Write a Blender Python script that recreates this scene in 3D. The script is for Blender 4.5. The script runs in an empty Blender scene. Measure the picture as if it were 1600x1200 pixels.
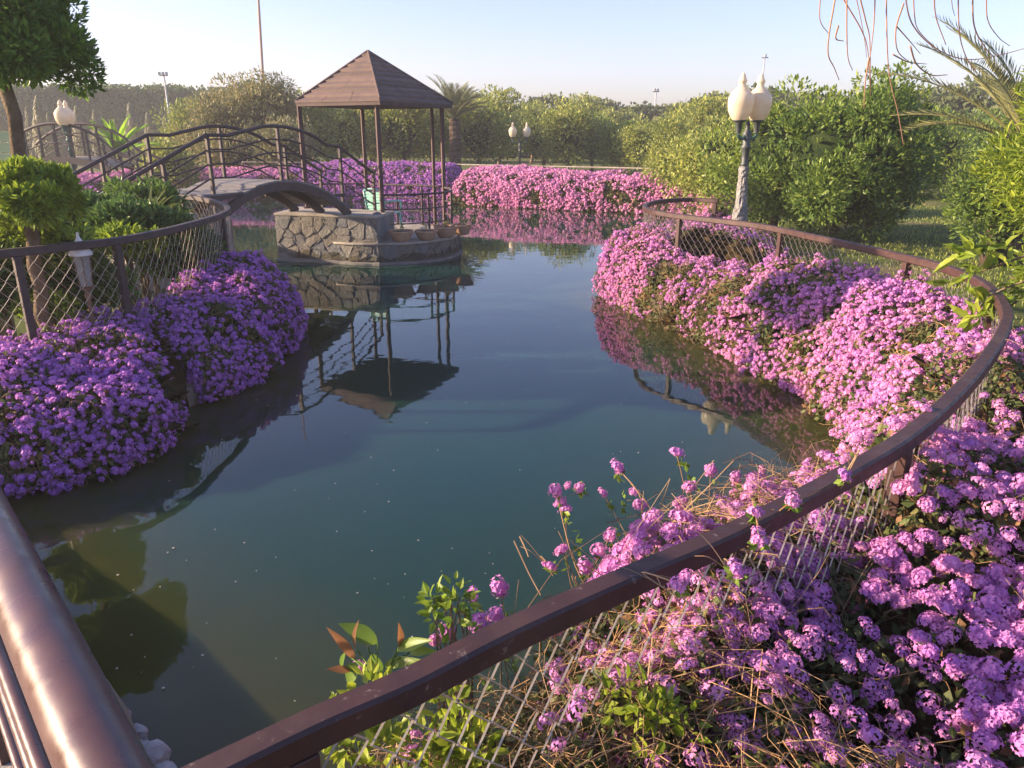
import bpy, bmesh, math, random
import numpy as np
from mathutils import Vector, Matrix
R = math.radians
rng = np.random.default_rng(7)
random.seed(7)
C = bpy.context.scene.collection
scn = bpy.context.scene

# ------------------------------------------------------------------ camera, sky, sun, exposure
F = 1190.0; PITCH = R(18.4); HC = 1.75
cam_d = bpy.data.cameras.new('camera'); cam = bpy.data.objects.new('camera', cam_d); C.objects.link(cam)
cam_d.sensor_width = 36; cam_d.lens = F / 1600 * 36; cam_d.clip_end = 1500; cam_d.clip_start = 0.02
cam.location = (0, 0, HC); cam.rotation_euler = (R(90) - PITCH, 0, 0)
scn.camera = cam
SUN_EL = R(17); SUN_V = Vector((-1.0, -0.01, 0)).normalized()
w = bpy.data.worlds.new('World'); scn.world = w; w.use_nodes = True
nt = w.node_tree; nt.nodes.clear()
sky = nt.nodes.new('ShaderNodeTexSky'); sky.sky_type = 'NISHITA'; sky.sun_disc = False
sky.sun_elevation = SUN_EL; sky.sun_rotation = math.atan2(SUN_V.x, SUN_V.y)
sky.altitude = 0; sky.air_density = 1.0; sky.dust_density = 1.4; sky.ozone_density = 2.0
bg = nt.nodes.new('ShaderNodeBackground'); bg.inputs[1].default_value = 0.10
ow = nt.nodes.new('ShaderNodeOutputWorld')
tint = nt.nodes.new('ShaderNodeMix'); tint.data_type = 'RGBA'; tint.blend_type = 'MULTIPLY'; tint.inputs[0].default_value = 1; tint.inputs[7].default_value = (.90, .84, 1.07, 1)
nt.links.new(sky.outputs[0], tint.inputs[6]); nt.links.new(tint.outputs[2], bg.inputs[0]); nt.links.new(bg.outputs[0], ow.inputs[0])
sl = bpy.data.lights.new('sun', 'SUN'); so = bpy.data.objects.new('sun', sl); C.objects.link(so)
sl.energy = 4.8; sl.angle = R(0.6); sl.color = (1.0, 0.76, 0.52)
sv = Vector((SUN_V.x * math.cos(SUN_EL), SUN_V.y * math.cos(SUN_EL), math.sin(SUN_EL)))
so.rotation_euler = sv.to_track_quat('Z', 'Y').to_euler()
scn.view_settings.view_transform = 'Standard'; scn.view_settings.look = 'None'
scn.view_settings.exposure = 1.62; scn.view_settings.gamma = 1
scn.view_settings.use_curve_mapping = False
scn.cycles.max_bounces = 6; scn.cycles.transparent_max_bounces = 8
scn.cycles.use_adaptive_sampling = True

# ------------------------------------------------------------------ survey: photo measurements -> places
def ray(x, y):
    v = (y - 600) / F; s, c = math.sin(PITCH), math.cos(PITCH)
    return ((x - 800) / F, c - s * v, s + c * v)
def U(x, y, z=0.0):                       # the point of height z seen at (x, y)
    r = ray(x, y); t = (HC - z) / r[2]
    return Vector((r[0] * t, r[1] * t, z))
def P(x, y, d):                           # the point at ground distance d seen at (x, y)
    r = ray(x, y); t = d / r[1]
    return Vector((r[0] * t, d, HC - r[2] * t))
GZ = 0.17

# ------------------------------------------------------------------ mesh helpers
def link(o, parent=None):
    C.objects.link(o)
    if parent is not None: o.parent = parent
    return o
def mesh_np(name, V, faces, mat=None, smooth=False):
    """V Nx3, faces: list of int arrays (each n x k)"""
    me = bpy.data.meshes.new(name)
    V = np.asarray(V, dtype=np.float32)
    faces = [np.asarray(f, dtype=np.int32) for f in faces if len(f)]
    nl = sum(f.size for f in faces); nf = sum(len(f) for f in faces)
    me.vertices.add(len(V)); me.vertices.foreach_set('co', V.ravel())
    me.loops.add(nl); me.polygons.add(nf)
    me.loops.foreach_set('vertex_index', np.concatenate([f.ravel() for f in faces]))
    st = []; tot = []; k = 0
    for f in faces:
        st.append(k + np.arange(len(f)) * f.shape[1]); tot.append(np.full(len(f), f.shape[1])); k += f.size
    me.polygons.foreach_set('loop_start', np.concatenate(st).astype(np.int32))
    me.polygons.foreach_set('loop_total', np.concatenate(tot).astype(np.int32))
    me.polygons.foreach_set('use_smooth', np.full(nf, bool(smooth)))
    me.update(calc_edges=True)
    if mat: me.materials.append(mat)
    return me
class MB:
    def __init__(s): s.V = []; s.F = {}; s.n = 0
    def add(s, V, faces):
        V = np.asarray(V, dtype=float).reshape(-1, 3)
        for f in faces:
            f = np.asarray(f, dtype=int)
            if f.ndim == 1: f = f[None]
            if len(f): s.F.setdefault(f.shape[1], []).append(f + s.n)
        s.V.append(V); s.n += len(V)
    def box(s, c, size, rz=0, bev=0.0):
        sx, sy, sz = [a / 2 for a in size]
        v = np.array([(i * sx, j * sy, k * sz) for i in (-1, 1) for j in (-1, 1) for k in (-1, 1)], float)
        cr, sr = math.cos(rz), math.sin(rz)
        v = np.stack([v[:, 0] * cr - v[:, 1] * sr, v[:, 0] * sr + v[:, 1] * cr, v[:, 2]], 1) + np.array(c)
        s.add(v, [np.array([(0, 1, 3, 2), (4, 6, 7, 5), (0, 4, 5, 1), (2, 3, 7, 6), (0, 2, 6, 4), (1, 5, 7, 3)])])
    def tube(s, pts, r, k=8, cap=True):
        """sweep; r scalar or per point"""
        P_ = np.asarray([tuple(p) for p in pts], float); n = len(P_)
        rr = np.full(n, r) if np.isscalar(r) else np.asarray(r, float)
        T = np.gradient(P_, axis=0); T /= np.linalg.norm(T, axis=1)[:, None] + 1e-9
        up = np.array([0, 0, 1.0]) if abs(T[:, 2]).mean() < .9 else np.array([1.0, 0, 0])
        A = np.cross(T, up); A /= np.linalg.norm(A, axis=1)[:, None] + 1e-9
        B = np.cross(A, T)
        a = np.arange(k) * 2 * math.pi / k + math.pi / k
        V = P_[:, None] + rr[:, None, None] * (np.cos(a)[None, :, None] * A[:, None] + np.sin(a)[None, :, None] * B[:, None])
        i = np.arange(n - 1)[:, None] * k; j = np.arange(k)[None]; j2 = (j + 1) % k
        q = np.stack([i + j, i + j2, i + k + j2, i + k + j], -1).reshape(-1, 4)
        fs = [q]
        if cap and k > 2: fs += [np.arange(k)[::-1], (n - 1) * k + np.arange(k)]
        s.add(V.reshape(-1, 3), fs)
    def sweep(s, pts, prof, ups=None):
        """sweep a 2D profile (side, up) keeping up = z"""
        P_ = np.asarray([tuple(p) for p in pts], float); n = len(P_); prof = np.asarray(prof, float); k = len(prof)
        T = np.gradient(P_, axis=0); T /= np.linalg.norm(T, axis=1)[:, None]
        A = np.cross(T, [0, 0, 1.0]); A /= np.linalg.norm(A, axis=1)[:, None]; B = np.cross(A, T)
        V = P_[:, None] + prof[None, :, 0:1] * A[:, None] + prof[None, :, 1:2] * B[:, None]
        i = np.arange(n - 1)[:, None] * k; j = np.arange(k)[None]; j2 = (j + 1) % k
        s.add(V.reshape(-1, 3), [np.stack([i + j, i + j2, i + k + j2, i + k + j], -1).reshape(-1, 4), np.arange(k)[::-1], (n - 1) * k + np.arange(k)])
    def lathe(s, prof, c, k=20, flute=0.0, wob=0.0):
        prof = np.asarray(prof, float); n = len(prof); a = np.arange(k) * 2 * math.pi / k
        rr = prof[:, 0][:, None] * (1 + flute * np.cos(a * (k // 2))[None]) * (1 + wob * (rng.random((n, k)) - .5))
        V = np.stack([rr * np.cos(a), rr * np.sin(a), np.repeat(prof[:, 1][:, None], k, 1)], -1) + np.array(c)
        i = np.arange(n - 1)[:, None] * k; j = np.arange(k)[None]; j2 = (j + 1) % k
        s.add(V.reshape(-1, 3), [np.stack([i + j, i + j2, i + k + j2, i + k + j], -1).reshape(-1, 4)])
    def mesh(s, name, mat=None, smooth=False):
        return mesh_np(name, np.concatenate(s.V), [np.concatenate(v) for v in s.F.values()], mat, smooth)
    def obj(s, name, mat, parent=None, smooth=False, bevel=0.0):
        o = link(bpy.data.objects.new(name, s.mesh(name, mat, smooth)), parent)
        if bevel:
            m = o.modifiers.new('bevel', 'BEVEL'); m.width = bevel; m.segments = 2; m.limit_method = 'ANGLE'
        return o
def obj(name, me, parent=None, loc=None, rot=None, scale=None):
    o = link(bpy.data.objects.new(name, me), parent)
    if loc is not None: o.location = loc
    if rot is not None: o.rotation_euler = rot
    if scale is not None: o.scale = scale
    return o
def tag(o, label=None, cat=None, group=None, kind=None):
    if label: o['label'] = label
    if cat: o['category'] = cat
    if group: o['group'] = group
    if kind: o['kind'] = kind
    return o
def thing(name, label, cat, loc=(0, 0, 0), rz=0, group=None, kind=None):
    o = bpy.data.objects.new(name, None); C.objects.link(o); o.empty_display_size = .1
    o.location = loc; o.rotation_euler = (0, 0, rz)
    return tag(o, label, cat, group, kind)
def copy_tree(root, loc, rz=0, scale=1.0, label=None):
    r = root.copy(); C.objects.link(r); r.location = loc; r.rotation_euler = (0, 0, rz)
    r.scale = (scale,) * 3 if np.isscalar(scale) else scale
    if label: r['label'] = label
    for ch in list(root.children):
        c = ch.copy(); C.objects.link(c); c.parent = r
        for g in list(ch.children):
            d = g.copy(); C.objects.link(d); d.parent = c
    return r
def cr(pts, n=8, closed=False):
    """Catmull-Rom"""
    p = [np.array(tuple(q), float) for q in pts]
    if closed: p = [p[-1]] + p + [p[0], p[1]]
    else: p = [2 * p[0] - p[1]] + p + [2 * p[-1] - p[-2]]
    out = []
    for i in range(1, len(p) - 2):
        a, b, c, d = p[i - 1:i + 3]
        for k in range(n):
            t = k / n
            out.append(.5 * (2 * b + (c - a) * t + (2 * a - 5 * b + 4 * c - d) * t * t + (-a + 3 * b - 3 * c + d) * t ** 3))
    if not closed: out.append(p[-2])
    return np.array(out)
def resample(p, n):
    p = np.asarray(p, float); L = np.r_[0, np.cumsum(np.linalg.norm(np.diff(p, axis=0), axis=1))]
    t = np.linspace(0, L[-1], n)
    return np.stack([np.interp(t, L, p[:, i]) for i in range(p.shape[1])], 1)
_T = rng.random((64, 64, 64))
def vnoise(p, s=1.0):
    p = np.asarray(p, float) * s + 100; i = np.floor(p).astype(int); f = p - i; f = f * f * (3 - 2 * f)
    r = 0
    for dx in (0, 1):
        for dy in (0, 1):
            for dz in (0, 1):
                wgt = (f[:, 0] if dx else 1 - f[:, 0]) * (f[:, 1] if dy else 1 - f[:, 1]) * (f[:, 2] if dz else 1 - f[:, 2])
                r = r + wgt * _T[(i[:, 0] + dx) % 64, (i[:, 1] + dy) % 64, (i[:, 2] + dz) % 64]
    return r * 2 - 1

# ------------------------------------------------------------------ materials
class NT:
    def __init__(s, name):
        s.m = bpy.data.materials.new(name); s.m.use_nodes = True; s.t = s.m.node_tree; s.t.nodes.clear()
        s.out = s.n('ShaderNodeOutputMaterial')
    def n(s, t, **kw):
        x = s.t.nodes.new(t)
        for k, v in kw.items(): setattr(x, k, v)
        return x
    def l(s, a, b): s.t.links.new(a, b)
    def coord(s, out='Object', scale=None):
        tc = s.n('ShaderNodeTexCoord'); o = tc.outputs[out]
        if scale is not None:
            mp = s.n('ShaderNodeMapping'); mp.inputs['Scale'].default_value = scale; s.l(o, mp.inputs[0]); o = mp.outputs[0]
        return o
    def noise(s, scale, detail=3, rough=.6, co=None, dist=0.0):
        x = s.n('ShaderNodeTexNoise'); x.inputs['Scale'].default_value = scale; x.inputs['Detail'].default_value = detail
        x.inputs['Roughness'].default_value = rough; x.inputs['Distortion'].default_value = dist
        s.l(co if co is not None else s.coord(), x.inputs['Vector']); return x.outputs['Fac']
    def ramp(s, f, stops, interp='LINEAR'):
        x = s.n('ShaderNodeValToRGB'); x.color_ramp.interpolation = interp; e = x.color_ramp.elements
        while len(e) < len(stops): e.new(.5)
        for el, (p, c) in zip(e, stops): el.position = p; el.color = (*c, 1) if len(c) == 3 else c
        s.l(f, x.inputs[0]); return x.outputs[0]
    def mix(s, f, a, b, mode='MIX'):
        x = s.n('ShaderNodeMix', data_type='RGBA', blend_type=mode)
        for v, i in ((f, 0), (a, 6), (b, 7)):
            if hasattr(v, 'links') or hasattr(v, 'is_linked'): s.l(v, x.inputs[i])
            elif i == 0: x.inputs[0].default_value = v
            else: x.inputs[i].default_value = (*v, 1)
        return x.outputs[2]
    def math(s, op, a, b=None):
        x = s.n('ShaderNodeMath', operation=op)
        for v, i in ((a, 0), (b, 1)):
            if v is None: continue
            if hasattr(v, 'is_linked'): s.l(v, x.inputs[i])
            else: x.inputs[i].default_value = v
        return x.outputs[0]
    def bump(s, h, strength=.3, dist=.01):
        x = s.n('ShaderNodeBump'); x.inputs['Strength'].default_value = strength; x.inputs['Distance'].default_value = dist
        s.l(h, x.inputs['Height']); return x.outputs[0]
    def bsdf(s, col, rough=.6, spec=.4, metal=0, bump=None, trans=0.0):
        b = s.n('ShaderNodeBsdfPrincipled')
        if hasattr(col, 'is_linked'): s.l(col, b.inputs['Base Color'])
        else: b.inputs['Base Color'].default_value = (*col, 1)
        if hasattr(rough, 'is_linked'): s.l(rough, b.inputs['Roughness'])
        else: b.inputs['Roughness'].default_value = rough
        b.inputs['Specular IOR Level'].default_value = spec; b.inputs['Metallic'].default_value = metal
        if bump is not None: s.l(bump, b.inputs['Normal'])
        o = b.outputs[0]
        if trans:
            t = s.n('ShaderNodeBsdfTranslucent')
            if hasattr(col, 'is_linked'): s.l(col, t.inputs[0])
            else: t.inputs[0].default_value = (*col, 1)
            mx = s.n('ShaderNodeMixShader'); mx.inputs[0].default_value = trans
            s.l(o, mx.inputs[1]); s.l(t.outputs[0], mx.inputs[2]); o = mx.outputs[0]
        s.l(o, s.out.inputs[0]); s.b = b
        return s.m

def leafmat(name, cols, patch=1.2, rough=.5, trans=.35, dry=None, dryamt=.04):
    m = NT(name); g = m.n('ShaderNodeNewGeometry'); ri = g.outputs['Random Per Island']
    n = len(cols); c = m.ramp(ri, [(i / max(1, n - 1), cols[i]) for i in range(n)])
    ps = m.n('ShaderNodeNewGeometry').outputs['Position']
    pn = m.noise(patch, 2, co=ps)
    c2 = m.mix(m.ramp(pn, [(.35, (0, 0, 0)), (.65, (1, 1, 1))]), c, m.mix(1.0, c, (1.5, 1.3, .9), 'MULTIPLY'))
    if dry: c2 = m.mix(m.math('LESS_THAN', m.math('FRACT', m.math('MULTIPLY', ri, 37.7)), dryamt), c2, dry)
    return m.bsdf(c2, rough, .35, trans=trans)
def solid(name, c1, c2, scale=6, rough=.7, bump=.3, bscale=60, spec=.3, dist=.006, metal=0, detail=4, stops=(.35, .65)):
    m = NT(name)
    c = m.mix(m.ramp(m.noise(scale, detail), [(stops[0], (0, 0, 0)), (stops[1], (1, 1, 1))]), c1, c2)
    return m.bsdf(c, rough, spec, metal, m.bump(m.noise(bscale, 4), bump, dist) if bump else None)

M = {}
M['lantana_leaf'] = leafmat('lantana_leaf', [(.035, .06, .018), (.07, .10, .03), (.10, .11, .04), (.05, .075, .03)], 1.5, .6, .25, (.22, .12, .05), .10)
M['lantana_leaf_green'] = leafmat('lantana_leaf_green', [(.07, .14, .02), (.12, .21, .03), (.17, .26, .04)], 2, .5, .4)
def petal(name, a, b, cpos):
    m = NT(name); g = m.n('ShaderNodeNewGeometry')
    ps = m.n('ShaderNodeNewGeometry').outputs['Position']
    oi = m.n('ShaderNodeObjectInfo').outputs['Random']
    f = m.math('ADD', m.math('MULTIPLY', m.ramp(m.noise(1.6, 3, co=ps), [(.3, (0, 0, 0)), (.7, (1, 1, 1))]), .55), m.math('MULTIPLY', m.ramp(m.noise(14, 1, co=ps), [(.3, (0, 0, 0)), (.7, (1, 1, 1))]), .45))
    f2 = m.math('MULTIPLY_ADD', g.outputs['Random Per Island'], .3); f2.node.inputs[2].default_value = 0
    c = m.mix(m.math('ADD', m.math('MULTIPLY', f, .8), f2), a, b)
    return m.bsdf(c, .6, .15, trans=.3)
M['petal'] = petal('lantana_petal', (.42, .15, .55), (.80, .36, .54), 0)
M['petal_violet'] = petal('lantana_petal_violet', (.34, .13, .50), (.58, .24, .56), 0)
M['petal_pink'] = petal('lantana_petal_pink', (.56, .21, .50), (.80, .38, .56), 0)
M['petal_shade'] = petal('lantana_petal_shade', (.34, .13, .56), (.66, .28, .60), 0)  # same lantana on the left bank, its shade mixed into the petal colour
M['twig'] = leafmat('dry_twig', [(.11, .07, .04), (.20, .13, .075), (.30, .21, .13), (.08, .05, .032)], 3, .7, 0)
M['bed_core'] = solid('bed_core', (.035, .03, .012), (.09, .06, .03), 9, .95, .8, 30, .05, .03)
M['bark'] = solid('bark', (.10, .07, .045), (.20, .15, .10), 7, .9, .8, 35, .1, .02)
M['bark_dark'] = solid('bark_dark', (.05, .035, .025), (.11, .08, .06), 7, .9, .8, 35, .1, .02)
M['ficus'] = leafmat('ficus_leaf', [(.06, .13, .025), (.10, .21, .04), (.16, .29, .055), (.11, .23, .05)], 2.5, .4, .5)
M['topiary'] = leafmat('topiary_leaf', [(.12, .20, .025), (.19, .30, .035), (.28, .38, .05), (.10, .17, .025)], 3, .42, .4)
M['citrus'] = leafmat('citrus_leaf', [(.09, .14, .03), (.17, .23, .05), (.27, .33, .08), (.36, .39, .13)], .6, .45, .35)
M['olive'] = leafmat('olive_leaf', [(.13, .15, .06), (.20, .22, .09), (.29, .28, .13), (.10, .13, .055)], .6, .5, .3, (.35, .22, .12), .06)
M['bush'] = leafmat('bush_leaf', [(.07, .13, .022), (.13, .21, .035), (.20, .29, .05), (.30, .38, .09)], .9, .42, .45)
M['bush_dark'] = leafmat('bush_leaf_dark', [(.045, .095, .02), (.08, .15, .03), (.13, .22, .045), (.21, .30, .07)], 1.2, .42, .42)
M['bright'] = leafmat('bright_leaf', [(.10, .17, .02), (.17, .26, .03), (.26, .34, .05), (.08, .14, .02)], 1.2, .42, .45)
M['hedge'] = leafmat('hedge_leaf', [(.05, .10, .025), (.075, .14, .035), (.11, .18, .05)], .3, .6, .15)
M['hedge_green'] = leafmat('hedge_green', [(.04, .065, .022), (.06, .09, .03), (.09, .12, .045)], .3, .6, .2)
M['weeping'] = leafmat('weeping_leaf', [(.10, .12, .05), (.15, .16, .07), (.20, .20, .09)], .8, .5, .3)
M['shade_leaf'] = leafmat('garden_leaf', [(.05, .11, .028), (.08, .16, .04), (.12, .21, .055), (.17, .27, .075)], 2, .4, .3)
M['palm'] = leafmat('palm_leaf', [(.13, .16, .07), (.19, .21, .10), (.24, .25, .13)], .9, .5, .25)
M['canna'] = leafmat('canna_leaf', [(.16, .32, .04), (.24, .42, .06)], 1, .4, .5)
M['spiky'] = leafmat('spiky_leaf', [(.10, .15, .05), (.16, .21, .08), (.22, .24, .11)], 2, .45, .3)
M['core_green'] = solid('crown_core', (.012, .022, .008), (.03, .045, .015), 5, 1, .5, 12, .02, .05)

def rail_mat(name, c1, c2, wear, wearcol, rough=.34, bst=.25):
    m = NT(name); co = m.coord()
    base = m.mix(m.ramp(m.noise(9, 4), [(.35, (0, 0, 0)), (.7, (1, 1, 1))]), c1, c2)
    wn = m.ramp(m.noise(38, 6, .75, dist=.6), [(1 - wear, (0, 0, 0)), (1 - wear + .07, (1, 1, 1))])
    w2 = m.ramp(m.noise(3.5, 4), [(.5, (0, 0, 0)), (.75, (.35, .35, .35))])
    c = m.mix(wn, base, wearcol); c = m.mix(w2, c, m.mix(.5, c, wearcol))
    rg = m.ramp(m.noise(30, 4), [(.3, (rough,) * 3), (.7, (rough + .25,) * 3)])
    return m.bsdf(c, rg, .5, 0, m.bump(m.noise(110, 4), bst, .002))
M['rail'] = rail_mat('rail_paint', (.034, .013, .011), (.058, .023, .018), .385, (.20, .15, .125), .42)
M['rail_far'] = rail_mat('rail_paint_faded', (.11, .045, .035), (.20, .085, .06), .40, (.40, .28, .20), .5)
M['pipe'] = rail_mat('pipe_paint', (.060, .028, .026), (.095, .045, .040), .30, (.22, .14, .11), .2, .06)
M['steel_brown'] = rail_mat('bridge_paint', (.036, .024, .023), (.060, .038, .034), .36, (.16, .12, .11), .5)
M['post_brown'] = rail_mat('post_paint', (.060, .032, .027), (.10, .055, .044), .36, (.18, .12, .10), .6)
M['wire'] = solid('wire', (.38, .31, .22), (.52, .45, .36), 12, .5, 0, spec=.5, metal=.1)
M['wire_dark'] = solid('wire_rusty', (.08, .06, .05), (.25, .20, .16), 20, .5, 0, spec=.5, metal=.3)
M['concrete'] = solid('concrete', (.26, .23, .19), (.40, .36, .30), 3, .85, .5, 40, .2, .01)
M['concrete_wet'] = solid('pond_concrete', (.14, .11, .075), (.30, .24, .17), 2.5, .7, .6, 30, .3, .015)
M['mortar'] = solid('mortar', (.17, .165, .15), (.24, .225, .20), 6, .95, .6, 60, .1, .01)
def stone_mat():
    m = NT('island_stone'); oi = m.n('ShaderNodeObjectInfo').outputs['Random']
    c = m.ramp(oi, [(0, (.19, .18, .16)), (.22, (.22, .208, .18)), (.42, (.185, .195, .20)), (.6, (.235, .21, .17)), (.8, (.20, .18, .155)), (1, (.24, .23, .21))])
    c = m.mix(m.ramp(m.noise(11, 5, .7, dist=.5), [(.35, (0, 0, 0)), (.68, (1, 1, 1))]), c, m.mix(1.0, c, (.72, .73, .75), 'MULTIPLY'))
    zz = m.n('ShaderNodeSeparateXYZ'); m.l(m.n('ShaderNodeNewGeometry').outputs['Position'], zz.inputs[0])
    wet = m.math('LESS_THAN', zz.outputs[2], m.math('MULTIPLY_ADD', m.noise(5, 3, co=m.n('ShaderNodeNewGeometry').outputs['Position']), .30)); wet.node.inputs[1].links[0].from_node.inputs[2].default_value = -.03; c = m.mix(wet, c, m.mix(1.0, c, (.55, .52, .42), 'MULTIPLY'))
    return m.bsdf(c, .85, .25, 0, m.bump(m.noise(26, 6, .7), 1.0, .03))
M['stone'] = stone_mat()
M['rock'] = solid('rock', (.22, .21, .20), (.42, .40, .38), 9, .8, .9, 25, .3, .03)
def plank_mat():
    m = NT('deck_plank'); oi = m.n('ShaderNodeObjectInfo').outputs['Random']
    c = m.ramp(oi, [(0, (.18, .172, .172)), (.5, (.24, .23, .225)), (1, (.15, .143, .14))])
    g = m.noise(14, 5, .7, co=m.coord('Object', (1, 9, 9)))
    c = m.mix(m.ramp(g, [(.35, (0, 0, 0)), (.7, (1, 1, 1))]), c, m.mix(1.0, c, (.6, .58, .56), 'MULTIPLY'))
    return m.bsdf(c, .75, .25, 0, m.bump(g, .5, .006))
M['plank'] = plank_mat()
M['beam'] = solid('beam_paint', (.045, .032, .032), (.07, .05, .048), 5, .55, .4, 50, .35)
def roof_mat():
    m = NT('roof_tile'); oi = m.n('ShaderNodeObjectInfo').outputs['Random']
    c = m.ramp(oi, [(0, (.105, .080, .072)), (.5, (.135, .100, .09)), (1, (.085, .066, .06))])
    g = m.noise(5, 5, .7, dist=.6)
    c = m.mix(m.ramp(g, [(.35, (0, 0, 0)), (.75, (1, 1, 1))]), c, m.mix(1.0, c, (1.5, 1.35, 1.25), 'MULTIPLY'))
    return m.bsdf(c, .8, .2, 0, m.bump(m.noise(40, 4), .5, .01))
M['roof'] = roof_mat()
M['roof_under'] = solid('roof_under', (.07, .05, .045), (.10, .07, .06), 6, .8, .3, 40)
M['terracotta'] = solid('terracotta', (.36, .20, .125), (.48, .31, .21), 8, .8, .3, 50, .2)
M['soil'] = solid('soil', (.05, .035, .022), (.09, .06, .04), 12, .95, .8, 60, .1)
M['mint'] = solid('mint_plastic', (.22, .50, .40), (.27, .56, .45), 4, .4, 0, spec=.4)
M['iron'] = solid('lamp_iron', (.035, .045, .042), (.075, .085, .08), 10, .5, .4, 60, .5)
M['iron_green'] = solid('lamp_green_iron', (.03, .09, .07), (.05, .12, .09), 10, .5, .4, 60, .5)
def globe_mat():
    m = NT('milk_glass')
    c = m.mix(m.ramp(m.noise(6, 3), [(.35, (0, 0, 0)), (.7, (1, 1, 1))]), (.80, .72, .56), (.72, .62, .46))
    return m.bsdf(c, .3, .5, trans=.35)
M['globe'] = globe_mat()
M['plastic'] = solid('dusty_plastic_wrap', (.13, .125, .115), (.26, .25, .235), 7, .35, 1.0, 14, .5, .05)
M['galv'] = solid('galvanised', (.35, .35, .35), (.5, .5, .5), 4, .5, 0, metal=.2)
M['mast'] = solid('mast_paint', (.33, .20, .17), (.42, .27, .23), 1, .6, 0)
M['house'] = solid('beige_plaster', (.50, .36, .22), (.60, .44, .28), .5, .9, 0)
M['house2'] = solid('pink_plaster', (.50, .30, .22), (.58, .36, .27), .5, .9, 0)
M['glass'] = solid('dark_glass', (.03, .04, .05), (.05, .06, .07), 1, .2, 0)
M['tank'] = solid('blue_plastic', (.05, .13, .24), (.07, .16, .28), 1, .5, 0)
M['paleboard'] = solid('pale_green_board', (.30, .36, .20), (.36, .42, .25), 2, .7, .1, 30)
M['bluebox'] = solid('blue_box', (.03, .14, .30), (.04, .17, .34), 2, .5, 0)
M['white'] = solid('white_paint', (.62, .58, .52), (.74, .70, .64), 5, .6, .2, 40)
M['lantern_glass'] = solid('lantern_glass', (.22, .22, .20), (.32, .31, .28), 5, .25, 0)
M['copper'] = solid('lantern_brown', (.16, .09, .06), (.25, .15, .10), 9, .5, .3, 40)
M['root'] = leafmat('hanging_twig', [(.22, .12, .09), (.30, .17, .12), (.36, .24, .18)], 2, .7, 0)
M['newleaf'] = leafmat('new_leaf', [(.10, .20, .03), (.16, .26, .05)], 4, .4, .5)
M['newleaf_red'] = leafmat('new_leaf_red', [(.18, .09, .05), (.24, .13, .07)], 4, .4, .4)
M['speck'] = solid('fallen_petal', (.34, .28, .22), (.5, .44, .36), 20, .7, 0)

def ground_mat():
    m = NT('lawn'); ps = m.n('ShaderNodeNewGeometry').outputs['Position']
    n1 = m.noise(.35, 4, co=ps); n2 = m.noise(9, 5, .75, co=ps)
    g = m.mix(m.ramp(n2, [(.3, (0, 0, 0)), (.7, (1, 1, 1))]), (.055, .085, .02), (.13, .16, .04))
    dirt = m.mix(m.ramp(n2, [(.3, (0, 0, 0)), (.7, (1, 1, 1))]), (.14, .105, .06), (.24, .19, .12))
    c = m.mix(m.ramp(n1, [(.52, (0, 0, 0)), (.68, (1, 1, 1))]), g, dirt)
    return m.bsdf(c, .95, .1, 0, m.bump(m.noise(45, 5, .8, co=ps), .8, .03))
M['lawn'] = ground_mat()

def water_mat():
    m = NT('pond_water'); ps = m.n('ShaderNodeNewGeometry').outputs['Position']
    at = m.n('ShaderNodeAttribute'); at.attribute_name = 'shore'
    n = m.noise(.9, 3, co=ps)
    f = m.math('ADD', at.outputs['Fac'], m.math('MULTIPLY', m.math('SUBTRACT', n, .5), .5))
    c = m.ramp(f, [(.0, (.058, .055, .014)), (.20, (.032, .042, .014)), (.5, (.013, .040, .026)), (1.0, (.008, .041, .034))])
    mp = m.n('ShaderNodeMapping'); mp.inputs['Scale'].default_value = (.8, 1.0, 1); m.l(ps, mp.inputs[0])
    h = m.math('ADD', m.math('MULTIPLY', m.noise(3.2, 2, .5, co=mp.outputs[0]), 1.0), m.math('MULTIPLY', m.noise(14, 2, .5, co=mp.outputs[0]), .12))
    mat = m.bsdf(c, .015, .5, 0, m.bump(h, .075, .02)); m.b.inputs['IOR'].default_value = 1.36
    m.b.subsurface_method = 'RANDOM_WALK'; m.b.inputs['Subsurface Weight'].default_value = 1.0; m.b.inputs['Subsurface Radius'].default_value = (.5, .8, .6); m.b.inputs['Subsurface Scale'].default_value = .7
    return mat
M['water'] = water_mat()

# ------------------------------------------------------------------ pond, ground, banks
POND = [(0, 1.35), (-.5, 1.3), (-.95, 1.62), (-1.15, 1.86), (-1.33, 2.05), (-1.8, 2.5), (-2.3, 2.95), (-2.55, 3.3), (-2.42, 3.68), (-2.1, 4.12), (-2.17, 4.65),
        (-2.0, 5.2), (-1.96, 5.9), (-2.15, 7.0), (-2.75, 8.1), (-3.0, 8.35), (-3.05, 8.9), (-4.4, 9.5), (-6, 11), (-8, 13.5), (-10.5, 17), (-10.8, 19.5), (-9.5, 20.7),
        (-7, 21.0), (-3, 20.1), (-.6, 19.0), (.9, 18.2), (2.86, 17.3), (4.1, 16.0), (3.6, 14.2), (2.5, 12.1), (1.8, 10.4), (1.25, 9.3), (1.0, 8.35), (1.54, 6.86), (1.89, 5.66),
        (2.05, 4.75), (1.95, 4.1), (1.6, 3.3), (1.15, 2.6), (.6, 1.9)]
pond = cr([(x, y, 0) for x, y in POND], 4, closed=True)[:, :2]
def inside(pt):
    x, y = pt; c = False; n = len(pond)
    for i in range(n):
        x1, y1 = pond[i]; x2, y2 = pond[(i + 1) % n]
        if (y1 > y) != (y2 > y) and x < (x2 - x1) * (y - y1) / (y2 - y1) + x1: c = not c
    return c
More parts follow.
